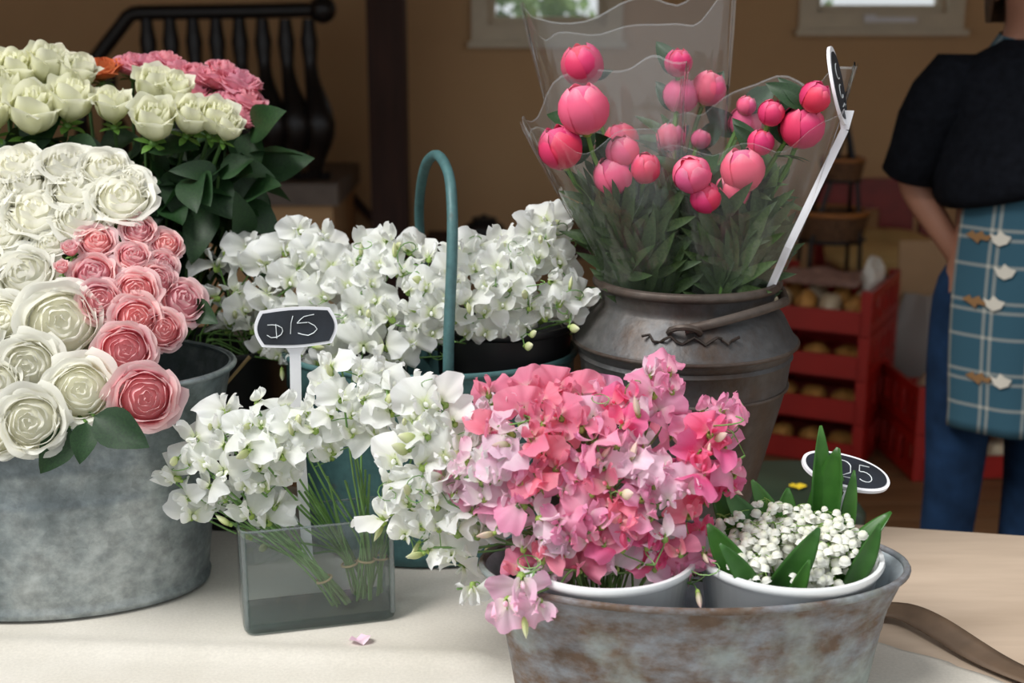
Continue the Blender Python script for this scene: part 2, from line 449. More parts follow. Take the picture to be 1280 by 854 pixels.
# windows: (px left, px right of opening, py of the opening's lower edge)
wins = []
for (pl, pr, pb) in ((610, 757, 31), (1018, 1182, 16)):
    a = at(pl, pb, YB); c = at(pr, pb, YB)
    wins.append((a.x, c.x, a.z, a.z + .62))
mb = MB()
zs0 = min(wn[2] for wn in wins); T = .16
xs = [XL]
for wn in wins: xs += [wn[0], wn[1]]
xs.append(XR)
for i in range(0, len(xs), 2): mb.box(((xs[i] + xs[i + 1]) / 2, YB + T / 2, ZC / 2), (xs[i + 1] - xs[i], T, ZC))
for (a, c, z0, z1) in wins:
    mb.box(((a + c) / 2, YB + T / 2, z0 / 2), (c - a, T, z0)); mb.box(((a + c) / 2, YB + T / 2, (z1 + ZC) / 2), (c - a, T, ZC - z1))
struct('wall_back', mb.mesh('wall_back', False), MAT['wall'], 'tan plaster back wall of the room with two windows')
struct('wall_left', boxme('wall_left', (XL - .08, (YF + YB) / 2, ZC / 2), (.16, YB - YF, ZC)), MAT['wall'], 'tan plaster side wall beyond the stair landing')
struct('wall_right', boxme('wall_right', (XR + .08, (YF + YB) / 2, ZC / 2), (.16, YB - YF, ZC)), MAT['wall'], 'tan plaster side wall behind the person')
struct('shade_wall_front', boxme('shade_wall_front', (0, YF - .08, (2.5 + ZC + .12) / 2), (XR - XL + .32, .16, ZC + .12 - 2.5)), MAT['wall'], 'tan wall added above the wide street opening to limit the light')  # unseen wall, added to cut the daylight reaching into the room
struct('ceiling', boxme('ceiling', (0, (YF + YB) / 2, ZC + .06), (XR - XL + .32, YB - YF + .3, .12)), MAT['ceil'], 'cream ceiling of the room')
fl = struct('floor', boxme('floor', (0, (YF + YB) / 2, -.03), (XR - XL, YB - YF, .03)), MAT['floorw'], 'brown wooden board floor of the room')
pw = .135; npl = int((YB - YF) / pw)
pme = MB().box((0, 0, 0), (XR - XL, pw - .006, .018)).mesh('plank', False)
for i in range(npl): obj('plank', pme, MAT['floorw'], fl, TRS((0, YF + pw * (i + .5), -.009), None, (1, 1, 1 + .1 * rnd(-1, 1))))
struct('ground', boxme('ground', (0, -4.5, -.06), (30, 13.3, .09)), MAT['pave'], 'grey paving of the street in front of the stall')
struct('baseboard_back', boxme('baseboard_back', (0, YB - .012, .07), (XR - XL, .024, .14)), MAT['trimc'], 'cream baseboard along the back wall')
for k, (a, c, z0, z1) in enumerate(wins):
    o = thing('window_%d' % (k + 1), ('cream framed window nearer the dark timber post' if k == 0 else 'cream framed window nearer the person, latch on its sill'), 'window', ((a + c) / 2, YB, z0), None, 'structure')
    del o['category']
    mb = MB(); fw = .075
    for (cx, cz, sx, sz) in (((a + c) / 2, z0 - fw / 2, c - a + 2 * fw, fw), ((a + c) / 2, z1 + fw / 2, c - a + 2 * fw, fw), (a - fw / 2, (z0 + z1) / 2, fw, z1 - z0), (c + fw / 2, (z0 + z1) / 2, fw, z1 - z0)):
        mb.box((cx, YB - .015, cz), (sx, .05, sz))
    obj('window_frame', mb.mesh('window_frame', False), MAT['trimc'], o)
    mb = MB(); sw = .035
    for (cx, cz, sx, sz) in (((a + c) / 2, z0 + sw / 2, c - a, sw), ((a + c) / 2, z1 - sw / 2, c - a, sw), (a + sw / 2, (z0 + z1) / 2, sw, z1 - z0 - 2 * sw), (c - sw / 2, (z0 + z1) / 2, sw, z1 - z0 - 2 * sw)):
        mb.box((cx, YB + .05, cz), (sx, .04, sz))
    obj('sash', mb.mesh('sash', False), MAT['trimc'], o)
    obj('pane', boxme('pane', ((a + c) / 2, YB + .055, (z0 + z1) / 2), (c - a - 2 * sw, .004, z1 - z0 - 2 * sw)), MAT['pane'], o)
    mb = MB().box(((a + c) / 2, YB - .03, z0 - fw - .012), (c - a + 2 * fw + .03, .09, .028))
    obj('window_sill', mb.mesh('window_sill', False), MAT['trimc'], o)
    if k == 1:
        mb = MB().box(((a + c) / 2 + .05, YB - .055, z0 - .03), (.2, .02, .022)); mb.box(((a + c) / 2 - .06, YB - .06, z0 - .025), (.05, .02, .035))
        obj('latch', mb.mesh('latch', False), MAT['signw'], o)
# garden seen through the windows: shrubs outside
lq = MB().grid(lambda u, v: ((u - .5) * .07 * math.sin(PI * min(1, v * .9 + .1)), .012 * math.sin(v * PI), v * .11), 2, 3).mesh('garden_leaf')
for (sx, sy, sz, sr, lab) in ((-.1, 8.2, 1.25, .55, 'leafy green garden shrub outside the window by the timber post'), (2.1, 8.6, 1.0, .62, 'loose green garden shrub outside the window near the person')):
    t = thing('garden_shrub', lab, 'shrub', (sx, sy, 0))
    obj('trunk', MB().tube([(sx, sy, 0), (sx + .04, sy, .5), (sx, sy, sz)], [.04, .03, .012], 7).mesh('trunk'), MAT['stemd'], t)
    mb = MB()
    for k in range(520):
        d = rvec(); p = V((sx, sy, sz)) + V((d.x * sr * 1.3, d.y * sr, d.z * sr * .8)) * rnd(.5, 1) ** .5
        fm = frame(rvec()); s = rnd(.8, 1.7)
        q = [p + (fm @ V(x)) * s for x in ((-.03, 0, .04), (0, 0, 0), (.03, 0, .04), (0, .01, .12))]
        mb.add(q, [(0, 1, 2, 3)])
    tag(obj('foliage', mb.mesh('foliage'), MAT['garden'], t), 'green leaves', kind='stuff')
# lawn/ground outside behind
struct('garden_ground', boxme('garden_ground', (0, 10.4, -.06), (30, 8.0, .09)), MAT['garden'], 'green garden ground behind the house')
# timber post
a = at(462, 100, 5.75); c = at(508, 100, 5.75)
tag(obj('timber_post', boxme('timber_post', ((a.x + c.x) / 2, 5.75, ZC / 2), (c.x - a.x, .15, ZC)), MAT['darkwood']), 'dark brown timber post from floor to ceiling', 'post')
# stair landing and its iron railing
YS = 5.35
lz = at(370, 232, YS).z; lx = at(411, 232, YS).x
mbx = MB().box(((XL + lx) / 2, (YS + YB) / 2 + .05, (lz - .09) / 2), (lx - XL, YB - YS - .1, lz - .09))
ld = tag(obj('stair_landing', mbx.mesh('stair_landing', False), MAT['wall']), 'tan walled stair landing under the black railing', None, None, 'structure')
obj('landing_slab', boxme('landing_slab', ((XL + lx) / 2 + .01, (YS + YB) / 2 + .03, lz - .045), (lx - XL + .04, YB - YS - .04, .09)), MAT['stone'], ld)
p0 = at(410, 215, YB - .02); p1 = at(520, 330, YB - .02)
ang = math.atan2(p1.z - p0.z, p1.x - p0.x); L = (p1 - p0).length * 1.6
mid = p0 + (p1 - p0).normalized() * L / 2
struct('trim_1', MB().box(mid, (L, .03, .035), RY(-ang)).mesh('trim_1', False), MAT['darkwood'], 'thin sloping dark trim on the back wall below the landing')
rail = thing('stair_railing', 'black wrought iron stair railing with bellied balusters on the landing', 'railing', ((at(290, 200, YS + .05)).x, YS + .06, lz))
yr = YS + .07
ra, rb, rc = at(100, 100, yr), at(167, 17, yr), at(400, 12, yr)
ra = ra + (ra - rb).normalized() * .5
obj('handrail', MB().tube([ra, ra.lerp(rb, .5), rb + V((-.02, 0, -.01)), rb, rb + V((.03, 0, .003)), rb.lerp(rc, .5), rc], .030, 10).mesh('handrail'), MAT['iron'], rail)
obj('end_knob', MB().ball(rc + V((.01, 0, 0)), .055, 14, 10).mesh('end_knob'), MAT['iron'], rail)
obj('lower_rail', MB().tube([V((rb.x - .3, yr, lz + .03)), V((rc.x + .02, yr, lz + .03))], .018, 8).mesh('lower_rail'), MAT['iron'], rail)
zt = rb.z - .02; hh = zt - lz - .03
def baluster():
    pts, rr = [], []
    for i in range(15):
        t = i / 14
        bel = math.exp(-((t - .34) / .22) ** 2)
        pts.append((.10 * bel * .55, -.13 * bel, t * hh)); rr.append(.024 + .034 * bel + .012 * math.exp(-((t - .85) / .08) ** 2))
    return MB().tube(pts, rr, 8).mesh('baluster')
bm_ = baluster()
nb = 8
for i in range(nb):
    x = at(188, 100, yr).x + (at(388, 100, yr).x - at(188, 100, yr).x) * i / (nb - 1)
    obj('baluster', bm_, MAT['iron'], rail, TRS((x, yr, lz + .03)))
for i in range(2):
    x = rb.x - .12 - i * .12
    obj('baluster', bm_, MAT['iron'], rail, TRS((x, yr, lz + .03), None, (1, 1, .72 - .22 * i)))

# ================================================================ TABLE
TZ = .74
A = math.radians(-10.5)        # the table's turn
tb = V((.56, 1.884, 0))         # a point of the far edge
ux = V((math.cos(A), math.sin(A), 0)); uy = V((-math.sin(A), math.cos(A), 0))
def tp(s, d, z): return tb + ux * s - uy * d + V((0, 0, z))
t = thing('market_table', 'pale wooden trestle table bare at its far end, carrying the buckets', 'table', tuple(tp(-.3, .35, 0)))
TD = .86
obj('table_top', MB().box(tp(-.15, TD / 2, TZ - .02), (2.6, TD, .04), RZ(A)).mesh('table_top', False), MAT['tablewood'], t)
for s in (-1.36, 1.06):
    for d in (.08, TD - .08):
        obj('leg', MB().box(tp(s, d, (TZ - .04) / 2), (.06, .06, TZ - .04), RZ(A)).mesh('leg', False), MAT['tablewood'], t)
for d in (.08, TD - .08):
    obj('apron_rail', MB().box(tp(-.15, d, TZ - .085), (2.36, .025, .09), RZ(A)).mesh('apron_rail', False), MAT['tablewood'], t)
# cloth over the near part of the table, hanging over the front edge
def cl(u, v):
    # v: 0 hem in front .. 1 far edge ; u: 0 left .. 1 right edge (slanting)
    drop = .28
    tot = drop + TD * .985
    s_ = v * tot
    if s_ < drop: d = TD + .012 + .012 * math.sin(u * 60); z = TZ + .004 - (drop - s_)
    else: d = TD - (s_ - drop) + .0; z = TZ + .004
    yy = 1.2 + (TD - d) if s_ > drop else 1.2
    pl = tp(-1.42, d, 0)
    Yr = pl.y
    # right edge line
    for _ in range(3):
        xr = .455 - (Yr - 1.5) * 1.28 if Yr > 1.42 else .557 - (Yr - 1.42) * .9
        xr = max(-1.0, min(.95, xr)) + .006 * math.sin(Yr * 70) + .004 * math.sin(Yr * 151 + 1)
        Yr = tb.y + (xr - tb.x) * math.tan(A) - d / math.cos(A)
    s1 = ((xr - tb.x) * math.cos(A) + (Yr - tb.y) * math.sin(A))
    p = tp(-1.42 + (s1 + 1.42) * u, d, z)
    if s_ >= drop:
        p.z += .0018 * max(0, noise.noise(V((p.x * 5, p.y * 7, 0)))) * 2
        e = abs((p.y - 1.475) + .06 * (p.x + .5))
        if p.x < -.02: p.z += .006 * math.exp(-(e / .02) ** 2)
    return p
co = tag(obj('table_cloth', MB().grid(cl, 90, 110).mesh('table_cloth', True, 0), MAT['cloth']), 'cream linen cloth spread over the near part of the table', 'tablecloth')
sm = co.modifiers.new('thick', 'SOLIDIFY'); sm.thickness = .002; sm.offset = 1
CZ = TZ + .0075

# ================================================================ CONTAINERS
# big galvanised oval tub with the front roses
TC = V((-.64, 1.672, CZ))
GH = .303
def oval_tub(prof_out, wall, n=96, sy=.6):
    inner = [(r - wall, z) for r, z in reversed(prof_out) if z > .012]
    return prof_out[:-1] + [prof_out[-1], (prof_out[-1][0] - wall, prof_out[-1][1])] + inner + [(0.001, .012)]
po = [(.001, 0), (.215, 0), (.226, .004), (.228, .012), (.224, .018), (.226, .022), (.2415, .15), (.2445, .155), (.2425, .160), (.2465, .195), (.2505, .200), (.2485, .206), (.268, GH - .01), (.274, GH - .004), (.275, GH), (.271, GH + .003)]
t = thing('galvanised_tub', 'large oval galvanised tub full of white and pink roses', 'tub', tuple(TC))
obj('body', MB().lathe(oval_tub(po, .004), 96, 1, .6).mesh('tub_body', True, 60), MAT['galv'], t, TRS(TC))
def rim(name, parent, mat, c, rx, ry, r, z, n=72):
    pts = [V((c.x + rx * math.cos(2 * PI * i / n), c.y + ry * math.sin(2 * PI * i / n), z)) for i in range(n + 1)]
    return obj(name, MB().tube(pts, r, 8, False).mesh(name), mat, parent)
rim('rim', t, MAT['galv'], TC, .2735, .2735 * .6, .004, TC.z + GH + .001)
for sx in (-1, 1):
    pts = [TC + V((sx * (.268 + .05 * math.sin(a)), .075 * math.cos(a), .245 - .012 * math.sin(a))) for a in [PI * i / 8 for i in range(9)]]
    # small side grips, partly hidden by the flowers
    pts = [p + V((-sx * .010, 0, 0)) for p in pts]
    if sx < 0: obj('handle', MB().tube(pts, .005, 8).mesh('handle'), MAT['galv'], t)
# weathered oval tub with the two white pots
UC = V((.203, 1.372, CZ)); UH = .155; USY = .525
uo = [(.001, 0), (.192, 0), (.199, .004), (.2005, .012), (.2125, .084), (.2142, .088), (.2145, .092), (.2160, .102), (.2176, .106), (.2180, .110), (.233, UH - .008), (.238, UH - .004), (.239, UH), (.236, UH + .003)]
t = thing('zinc_tub', 'weathered brown and grey oval zinc tub holding two white pots', 'tub', tuple(UC))
obj('body', MB().lathe(uo[:-1], 96, 1, USY).mesh('zinc_body', True, 60), MAT['tubm'], t, TRS(UC))
obj('lining', MB().lathe([(.233, UH - .001), (.224, UH - .012), (.186, .012), (.001, .010)], 96, 1, USY).mesh('zinc_lining', True, 60), MAT['tubin'], t, TRS(UC))
rim('rim', t, MAT['tubm'], UC, .2365, .2365 * USY, .0042, UC.z + UH)
def bucket(name, label, c, rb_, rt, h, mat, lip=.006, sy=1.0, group=None, rimmat=None):
    t = thing(name, label, 'pot' if 'pot' in name else 'bucket', tuple(c), group)
    pr = [(.001, 0), (rb_ - .004, 0), (rb_, .004), (rt - .001, h - .012), (rt + lip * .5, h - .010), (rt + lip, h - .004), (rt + lip * .8, h), (rt, h), (rt - .002, h - .004), (rb_ - .004, .008), (.001, .008)]
    obj('body', MB().lathe(pr, 56, 1, sy).mesh(name, True, 60), mat, t, TRS(c))
    return t
POTH = .158
PL, PR_ = V((.102, 1.370, UC.z + .0125)), V((.308, 1.370, UC.z + .0125))
bucket('white_pot', 'white enamel pot holding the pink sweet peas inside the zinc tub', PL, .078, .0985, POTH, MAT['whitep'])
bucket('white_pot', 'white enamel pot holding lily of the valley inside the zinc tub', PR_, .078, .0985, POTH, MAT['whitep'])
# teal trug with tall hoop handle
GC = V((-.118, 1.845, CZ)); GR = .19; GSY = .76; GHT = .282
t = thing('teal_trug', 'worn teal painted metal trug with tall hoop handle', 'trug', tuple(GC))
go = [(r_ * 1.11, z_) for r_, z_ in [(.001, 0), (.158, 0), (.164, .004), (.166, .02), (.162, .024), (.1835, GHT - .05), (.187, GHT - .047), (.187, GHT - .012), (.190, GHT - .006), (.188, GHT), (.184, GHT), (.182, GHT - .01), (.158, .01), (.001, .01)]]
obj('body', MB().lathe(go, 80, 1, GSY).mesh('trug_body', True, 60), MAT['teal'], t, TRS(GC))
rim('rim', t, MAT['teal'], GC, .2098, .2098 * GSY, .0045, GC.z + GHT)
hp = [at(560, 500, GC.y - GR * GSY + .005), at(561, 420, GC.y - .145), at(565, 320, GC.y - .13)]
top = at(546, 194, GC.y + .0)
bk = [at(524, 262, GC.y + .12), at(528, 330, GC.y + .14), at(533, 420, GC.y + .150)]
bk[2].z = GC.z + GHT - .05; hp[0].z = GC.z + GHT - .05
ctrl = [hp[0], hp[1], hp[2], at(565, 255, GC.y - .105), at(560, 215, GC.y - .06), top, at(531, 210, GC.y + .06)] + bk
def catmull(pts, n=6):
    o = []
    for i in range(len(pts) - 1):
        a = pts[max(i - 1, 0)]; b = pts[i]; c = pts[i + 1]; d = pts[min(i + 2, len(pts) - 1)]
        for k in range(n):
            s = k / n
            o.append(.5 * ((2 * b) + (c - a) * s + (2 * a - 5 * b + 4 * c - d) * s * s + (3 * b - a - 3 * c + d) * s**3))
    o.append(pts[-1]); return o
obj('handle', MB().tube(catmull(ctrl), .0075, 10).mesh('handle'), MAT['teal'], t)
BB = [V((-.012, 1.842, CZ + .012)), V((-.215, 1.855, CZ + .012)), V((-.432, 1.925, CZ))]
bucket('black_bucket', 'black plastic bucket of white sweet peas inside the teal trug', BB[0], .082, .098, .315, MAT['blackp'])
bucket('black_bucket', 'small black plastic bucket behind the glass vase inside the teal trug', BB[1], .055, .066, .29, MAT['blackp'])
bucket('black_bucket', 'black plastic bucket of white sweet peas standing behind the galvanised tub', BB[2], .08, .098, .275, MAT['blackp'])
RBK = [V((-.775, 1.985, CZ)), V((-.585, 1.968, CZ))]
bucket('black_bucket', 'tall black plastic bucket of white roses behind the galvanised tub', RBK[0], .07, .088, .33, MAT['blackp'])
bucket('black_bucket', 'tall black plastic bucket of white, orange and pink roses behind the galvanised tub', RBK[1], .07, .088, .33, MAT['blackp'])
# old milk churn
KC = V(at(856, 425, 1.785)); KC.z = CZ
t = thing('milk_churn', 'old dark metal milk churn holding wrapped peonies', 'churn', tuple(KC))
ko = [(.001, 0), (.082, 0), (.086, .004), (.0865, .014), (.083, .018), (.107, .108), (.141, .248), (.1435, .250), (.1420, .255), (.1465, .290), (.1490, .293), (.1465, .298), (.151, .305), (.155, .311), (.1545, .316), (.150, .320),
      (.134, .350), (.1215, .362), (.119, .366), (.1195, .372), (.123, .388), (.125, .391), (.1255, .396), (.123, .400), (.119, .398), (.115, .372), (.12, .350), (.10, .1), (.08, .012), (.001, .012)]
obj('body', MB().lathe(ko, 72).mesh('churn_body', True, 50), MAT['can'], t, TRS(KC))
rim('collar', t, MAT['canrim'], KC, .1235, .1235, .0065, KC.z + .394)
rim('shoulder_bead', t, MAT['canrim'], KC, .1545, .1545, .0028, KC.z + .313)
rim('band', t, MAT['canrim'], KC, .1425, .1425, .0028, KC.z + .252)
for k, a0 in enumerate((math.radians(262), math.radians(20))):      # ears
    d = V((math.cos(a0), math.sin(a0), 0)); s_ = V((-d.y, d.x, 0))
    pts = [KC + d * (.134 + .012 * math.sin(b_)) + s_ * .020 * math.cos(b_) + V((0, 0, .352 + .010 * math.sin(b_))) for b_ in [2 * PI * i / 12 for i in range(13)]]
    obj('ear', MB().tube(pts, .0042, 7, False).mesh('ear'), MAT['canrim'], t)
pts = []
for i in range(25):            # bail handle lying round the neck
    a0 = math.radians(262 + (380 - 262) * i / 24)
    lift = .020 * math.sin(PI * i / 24) + (.028 * max(0, (i - 18) / 6))
    pts.append(KC + V((math.cos(a0) * .1335, math.sin(a0) * .1335, .356 + lift)))
obj('bail_handle', MB().tube(pts, .0065, 8).mesh('bail_handle'), MAT['canrim'], t)
pts = [KC + V((math.cos(math.radians(g)) * (.1415 + .004 * math.sin(g)), math.sin(math.radians(g)) * (.1415 + .004 * math.sin(g)), .343 + .005 * math.sin(g * .5))) for g in range(240, 292, 3)]
obj('twisted_wire', MB().tube(pts, .0020, 6).mesh('twisted_wire'), MAT['rope'], t)
obj('handle_grip', MB().ball(at(966, 376, KC.y - .02), (.008, .006, .009), 10, 8).mesh('handle_grip'), MAT['cream'], t)

# ================================================================ GLASS VASE
VA = on(305, 797, CZ); VB = on(497, 775, CZ)
vdir = (VB - VA); vw = vdir.length; va = math.atan2(vdir.y, vdir.x)
VD, VH = .085, .137
VC = (VA + VB) / 2 + V((-math.sin(va), math.cos(va), 0)) * VD / 2
def rrect(w_, d_, r, n=5):
    o = []
    for cx, cy, a0 in ((w_ / 2 - r, d_ / 2 - r, 0), (-w_ / 2 + r, d_ / 2 - r, 90), (-w_ / 2 + r, -d_ / 2 + r, 180), (w_ / 2 - r, -d_ / 2 + r, 270)):
        for i in range(n + 1):
            a = math.radians(a0 + 90 * i / n); o.append((cx + r * math.cos(a), cy + r * math.sin(a)))
    return o
def ringmesh(levels, name, close_bottom=False, close_top=False, M=None):
    """levels: list of (w, d, r, z)"""
    mb = MB(); vs_, fs = [], []
    for (w_, d_, r, z) in levels: vs_ += [V((x, y, z)) for x, y in rrect(w_, d_, r)]
    n = len(rrect(1, 1, .1))
    for k in range(len(levels) - 1):
        fs += [(k * n + i, k * n + (i + 1) % n, (k + 1) * n + (i + 1) % n, (k + 1) * n + i) for i in range(n)]
    if close_bottom: fs.append(tuple(range(n - 1, -1, -1)))
    if close_top: fs.append(tuple((len(levels) - 1) * n + i for i in range(n)))
    return mb.add(vs_, fs).mesh(name, True, 50)
vm = TRS(VC, RZ(va))
t = thing('glass_vase', 'clear rectangular glass vase half filled with water', 'vase', tuple(VC))
obj('glass_wall', ringmesh([(vw - .006, VD - .006, .012, .0055), (vw, VD, .014, .010), (vw, VD, .014, VH - .002), (vw - .002, VD - .002, .013, VH), (vw - .006, VD - .006, .011, VH - .002), (vw - .007, VD - .007, .011, .013)], 'glass_wall'), MAT['vase'], t, vm)
obj('glass_base', ringmesh([(vw - .012, VD - .012, .010, 0), (vw - .003, VD - .003, .013, .003), (vw - .001, VD - .001, .0135, .009), (vw - .010, VD - .010, .010, .0125)], 'glass_base', True, True), MAT['vasebase'], t, vm)
def looped(w_, d_, r, z): 
    q_ = [vm @ V((x, y, z)) for x, y in rrect(w_, d_, r)]
    return q_ + [q_[0]]
obj('rim', MB().tube(looped(vw - .003, VD - .003, .013, VH), .0016, 6, False).mesh('vase_rim'), MAT['vaserim'], t)
for sx in (-1, 1):
    for sy in (-1, 1):
        obj('corner', MB().tube([vm @ V((sx * (vw / 2 - .005), sy * (VD / 2 - .005), .010 + (VH - .012) * k_ / 4)) for k_ in range(5)], .0034, 8).mesh('vase_corner'), MAT['vaserim'], t)  # tinted rods added to paint dark refraction along the vertical edges
WZ = .092
wo = obj('water', ringmesh([(vw - .009, VD - .009, .010, .0135), (vw - .009, VD - .009, .010, WZ)], 'water', True, True), MAT['water'], None, vm)
tag(wo, 'clear water in the glass vase', 'water')

# ================================================================ FLOWER PARTS
def rose_petal(hw, rm, rt, h, curl, seed, nu=7, nv=6, tip=0.0):
    rr = random.Random(seed); ph = rr.uniform(0, 6); k2 = rr.uniform(.8, 1.2)
    def fn(u, v):
        x = u * 2 - 1
        wv = .30 + .70 * math.sin(min(1, v * 1.25) * PI / 2) ** .8
        wv *= 1 - .22 * max(0, v - .75) / .25
        ang = x * hw * wv
        r = rm * math.sin(min(v / .55, 1) * PI / 2)
        if v > .55: r += (rt - rm) * ((v - .55) / .45) ** 1.3
        r *= 1 + .07 * x
        z = -.75 + (h + .75) * (v ** .95)
        z -= .20 * (abs(x) ** 2.2) * v ** 3
        if v > .7:
            q = ((v - .7) / .3) ** 2
            r += curl * q * (.20 + .10 * abs(x)); z -= curl * q * .18
            z += tip * q * max(0, 1 - abs(x) * 2.5) * .1
            r += tip * q * max(0, 1 - abs(x) * 2.2) * .12
        wob = .035 * v * v * math.sin(5 * x * k2 + ph)
        r += wob; z += .5 * wob * math.cos(ph + 3 * x)
        return (r * math.cos(ang), r * math.sin(ang), z)
    return fn
def rose_core(seed, n=11, tight=1.0):
    rr = random.Random(seed); mb = MB()
    for i in range(n):
        t = i / (n - 1)
        rt = (.05 + .48 * t ** .9) * tight
        fn0 = rose_petal(1.5 - .45 * t, rt * 1.12 + .05, rt, .44 - .15 * t * t + rr.uniform(-.02, .02), .05 + .22 * t, seed * 31 + i, 7, 5)
        a0 = i * 2.4 + rr.uniform(-.2, .2)
        def fn(u, v, fn0=fn0, a0=a0):
            x, y, z = fn0(u, v); v2 = V((x, y, z)); v2.rotate(Matrix.Rotation(a0, 3, 'Z')); return v2
        mb.grid(fn, 9, 6)
    mb.lathe([(.001, .16), (.16 * tight, .17), (.34 * tight, .11), (.54 * tight, -.02), (.68 * tight, -.18), (.66 * tight, -.4)], 18)
    mb.uv[-18 * 6:] = [(.5, .30)] * (18 * 6)
    return mb.mesh('rose_core', True, 0)
CORES = [rose_core(s, 11) for s in (1, 2, 3, 4)]
CORET = [rose_core(s, 8, .72) for s in (11, 12, 13)]
MIDP = [MB().grid(rose_petal(1.05, .72, .66, .27, .30, s), 10, 7).mesh('rose_petal', True, 0) for s in (21, 22, 23)]
MID2 = [MB().grid(rose_petal(.98, .80, .82, .20, .55, s), 10, 7).mesh('rose_petal', True, 0) for s in (24, 25, 26)]
OUTP = [MB().grid(rose_petal(.88, .86, .94, .12, .72, s, tip=.35), 10, 7).mesh('rose_petal', True, 0) for s in (31, 32, 33)]
# closed, tall rose seen from the side
TALLM = [MB().grid(rose_petal(1.15, .60, .46, .98, .25, s), 10, 7).mesh('rose_petal', True, 0) for s in (41, 42)]
TALLO = [MB().grid(rose_petal(1.0, .68, .64, .86, .75, s, tip=.8), 10, 7).mesh('rose_petal', True, 0) for s in (43, 44)]
def star(n, r0, r1, z0, z1, droop, name):
    mb = MB()
    for k in range(n):
        a = 2 * PI * k / n; c, s = math.cos(a), math.sin(a)
        def fn(u, v):
            wv = .32 * r1 * math.sin(PI * (v * .85 + .12)) * (u - .5) * 2 * .6
            r = r0 + (r1 - r0) * v; z = z0 + (z1 - z0) * v - droop * v * v
            return (r * c - wv * s, r * s + wv * c, z)
        mb.grid(fn, 2, 4)
    mb.ball((0, 0, z0), (r0 * 1.5, r0 * 1.5, r0 * 1.3), 8, 5)
    return mb.mesh(name)
ROSECAL = star(5, .12, .72, -.85, -.62, .22, 'rose_calyx')
def leafmesh(w_, bend, fold, name, nu=4, nv=8, pw=.75, serr=0):
    """unit long leaf along +Y, face up +Z"""
    def fn(u, v):
        x = u * 2 - 1
        wd = w_ * (math.sin(PI * v ** pw) ** .85 if 0 < v < 1 else 0.0)
        if serr: wd *= 1 + serr * math.sin(v * 40)
        return (x * wd, v, -bend * v * v + fold * abs(x) * wd + .02 * math.sin(v * 9) * x)
    return MB().grid(fn, nu, nv).mesh(name)
LEAF = [leafmesh(.30, .30, .25, 'leaf'), leafmesh(.33, .12, .30, 'leaf', serr=.03), leafmesh(.28, .5, .2, 'leaf')]
CAMP = V((0, 0, CAM_Z))
def put_leaf(parent, p, d, length, mat, meshes=LEAF, up=None, w_=1.0, name='leaf'):
    d = V(d).normalized(); n_ = V(up) if up is not None else V((0, 0, 1)) + rvec() * .5
    z = (n_ - d * n_.dot(d))
    z = z.normalized() if z.length > 1e-3 else d.orthogonal()
    x = d.cross(z).normalized()
    M = Matrix(((x.x, d.x, z.x, 0), (x.y, d.y, z.y, 0), (x.z, d.z, z.z, 0), (0, 0, 0, 1)))
    return obj(name, R.choice(meshes), mat, parent, TRS(p, M, (length * w_, length, length)))
def rose(c, axis, r, pm, base, label, group, tall=False, leaves=2, stemmat='stem', cat='rose', dense=True):
    axis = V(axis).normalized()
    t = thing('rose', label, cat, tuple(base), group)
    spin = rnd(0, 6.28)
    F = frame(axis)
    M0 = lambda a, tilt=0, s=1.0: TRS(c, F @ RZ(spin + a) @ RY(tilt), r * s)
    if tall:
        obj('flower_heart', R.choice(CORET), pm, t, TRS(c + axis * r * .52, F @ RZ(spin), r * 1.0))
        for k in range(3): obj('petal', TALLM[k % 2], pm, t, M0(k * 2.094 + rnd(-.2, .2), rnd(-.03, .05)))
        for k in range(5): obj('petal', TALLO[k % 2], pm, t, M0(k * 1.2566 + .5 + rnd(-.2, .2), rnd(-.02, .14), rnd(.95, 1.06)))
        cz = -.02
    else:
        obj('flower_heart', R.choice(CORES), pm, t, M0(0))
        for k in range(4): obj('petal', MIDP[k % 3], pm, t, M0(k * 1.571 + rnd(-.25, .25), rnd(-.03, .04)))
        for k in range(5): obj('petal', MID2[k % 3], pm, t, M0(k * 1.2566 + .6 + rnd(-.25, .25), rnd(-.03, .06), rnd(.95, 1.03)))
        for k in range(6): obj('petal', OUTP[k % 3], pm, t, M0(k * 1.047 + .1 + rnd(-.3, .3), rnd(-.12, .20), rnd(.90, 1.05)))
    obj('calyx', ROSECAL, MAT['stem'], t, M0(0))
    s0 = c - axis * r * .8
    L = (s0 - V(base)).length
    pts = bez(s0, s0 - axis * L * .35, V(base) + V((0, 0, L * .4)), base, 9)
    obj('stem', MB().tube(pts, .0030, 6).mesh('stem'), MAT[stemmat], t)
    for k in range(leaves):
        i = 1 + k * 2 % 5 if not tall else 1 + k % 4
        p = pts[i].lerp(pts[i + 1], rnd(0, 1))
        d = rvec(); d.z = d.z * .5 - .1
        if d.y > 0: d.y *= -.6
        put_leaf(t, p, d, rnd(.055, .085), MAT['leaf'])
    return t

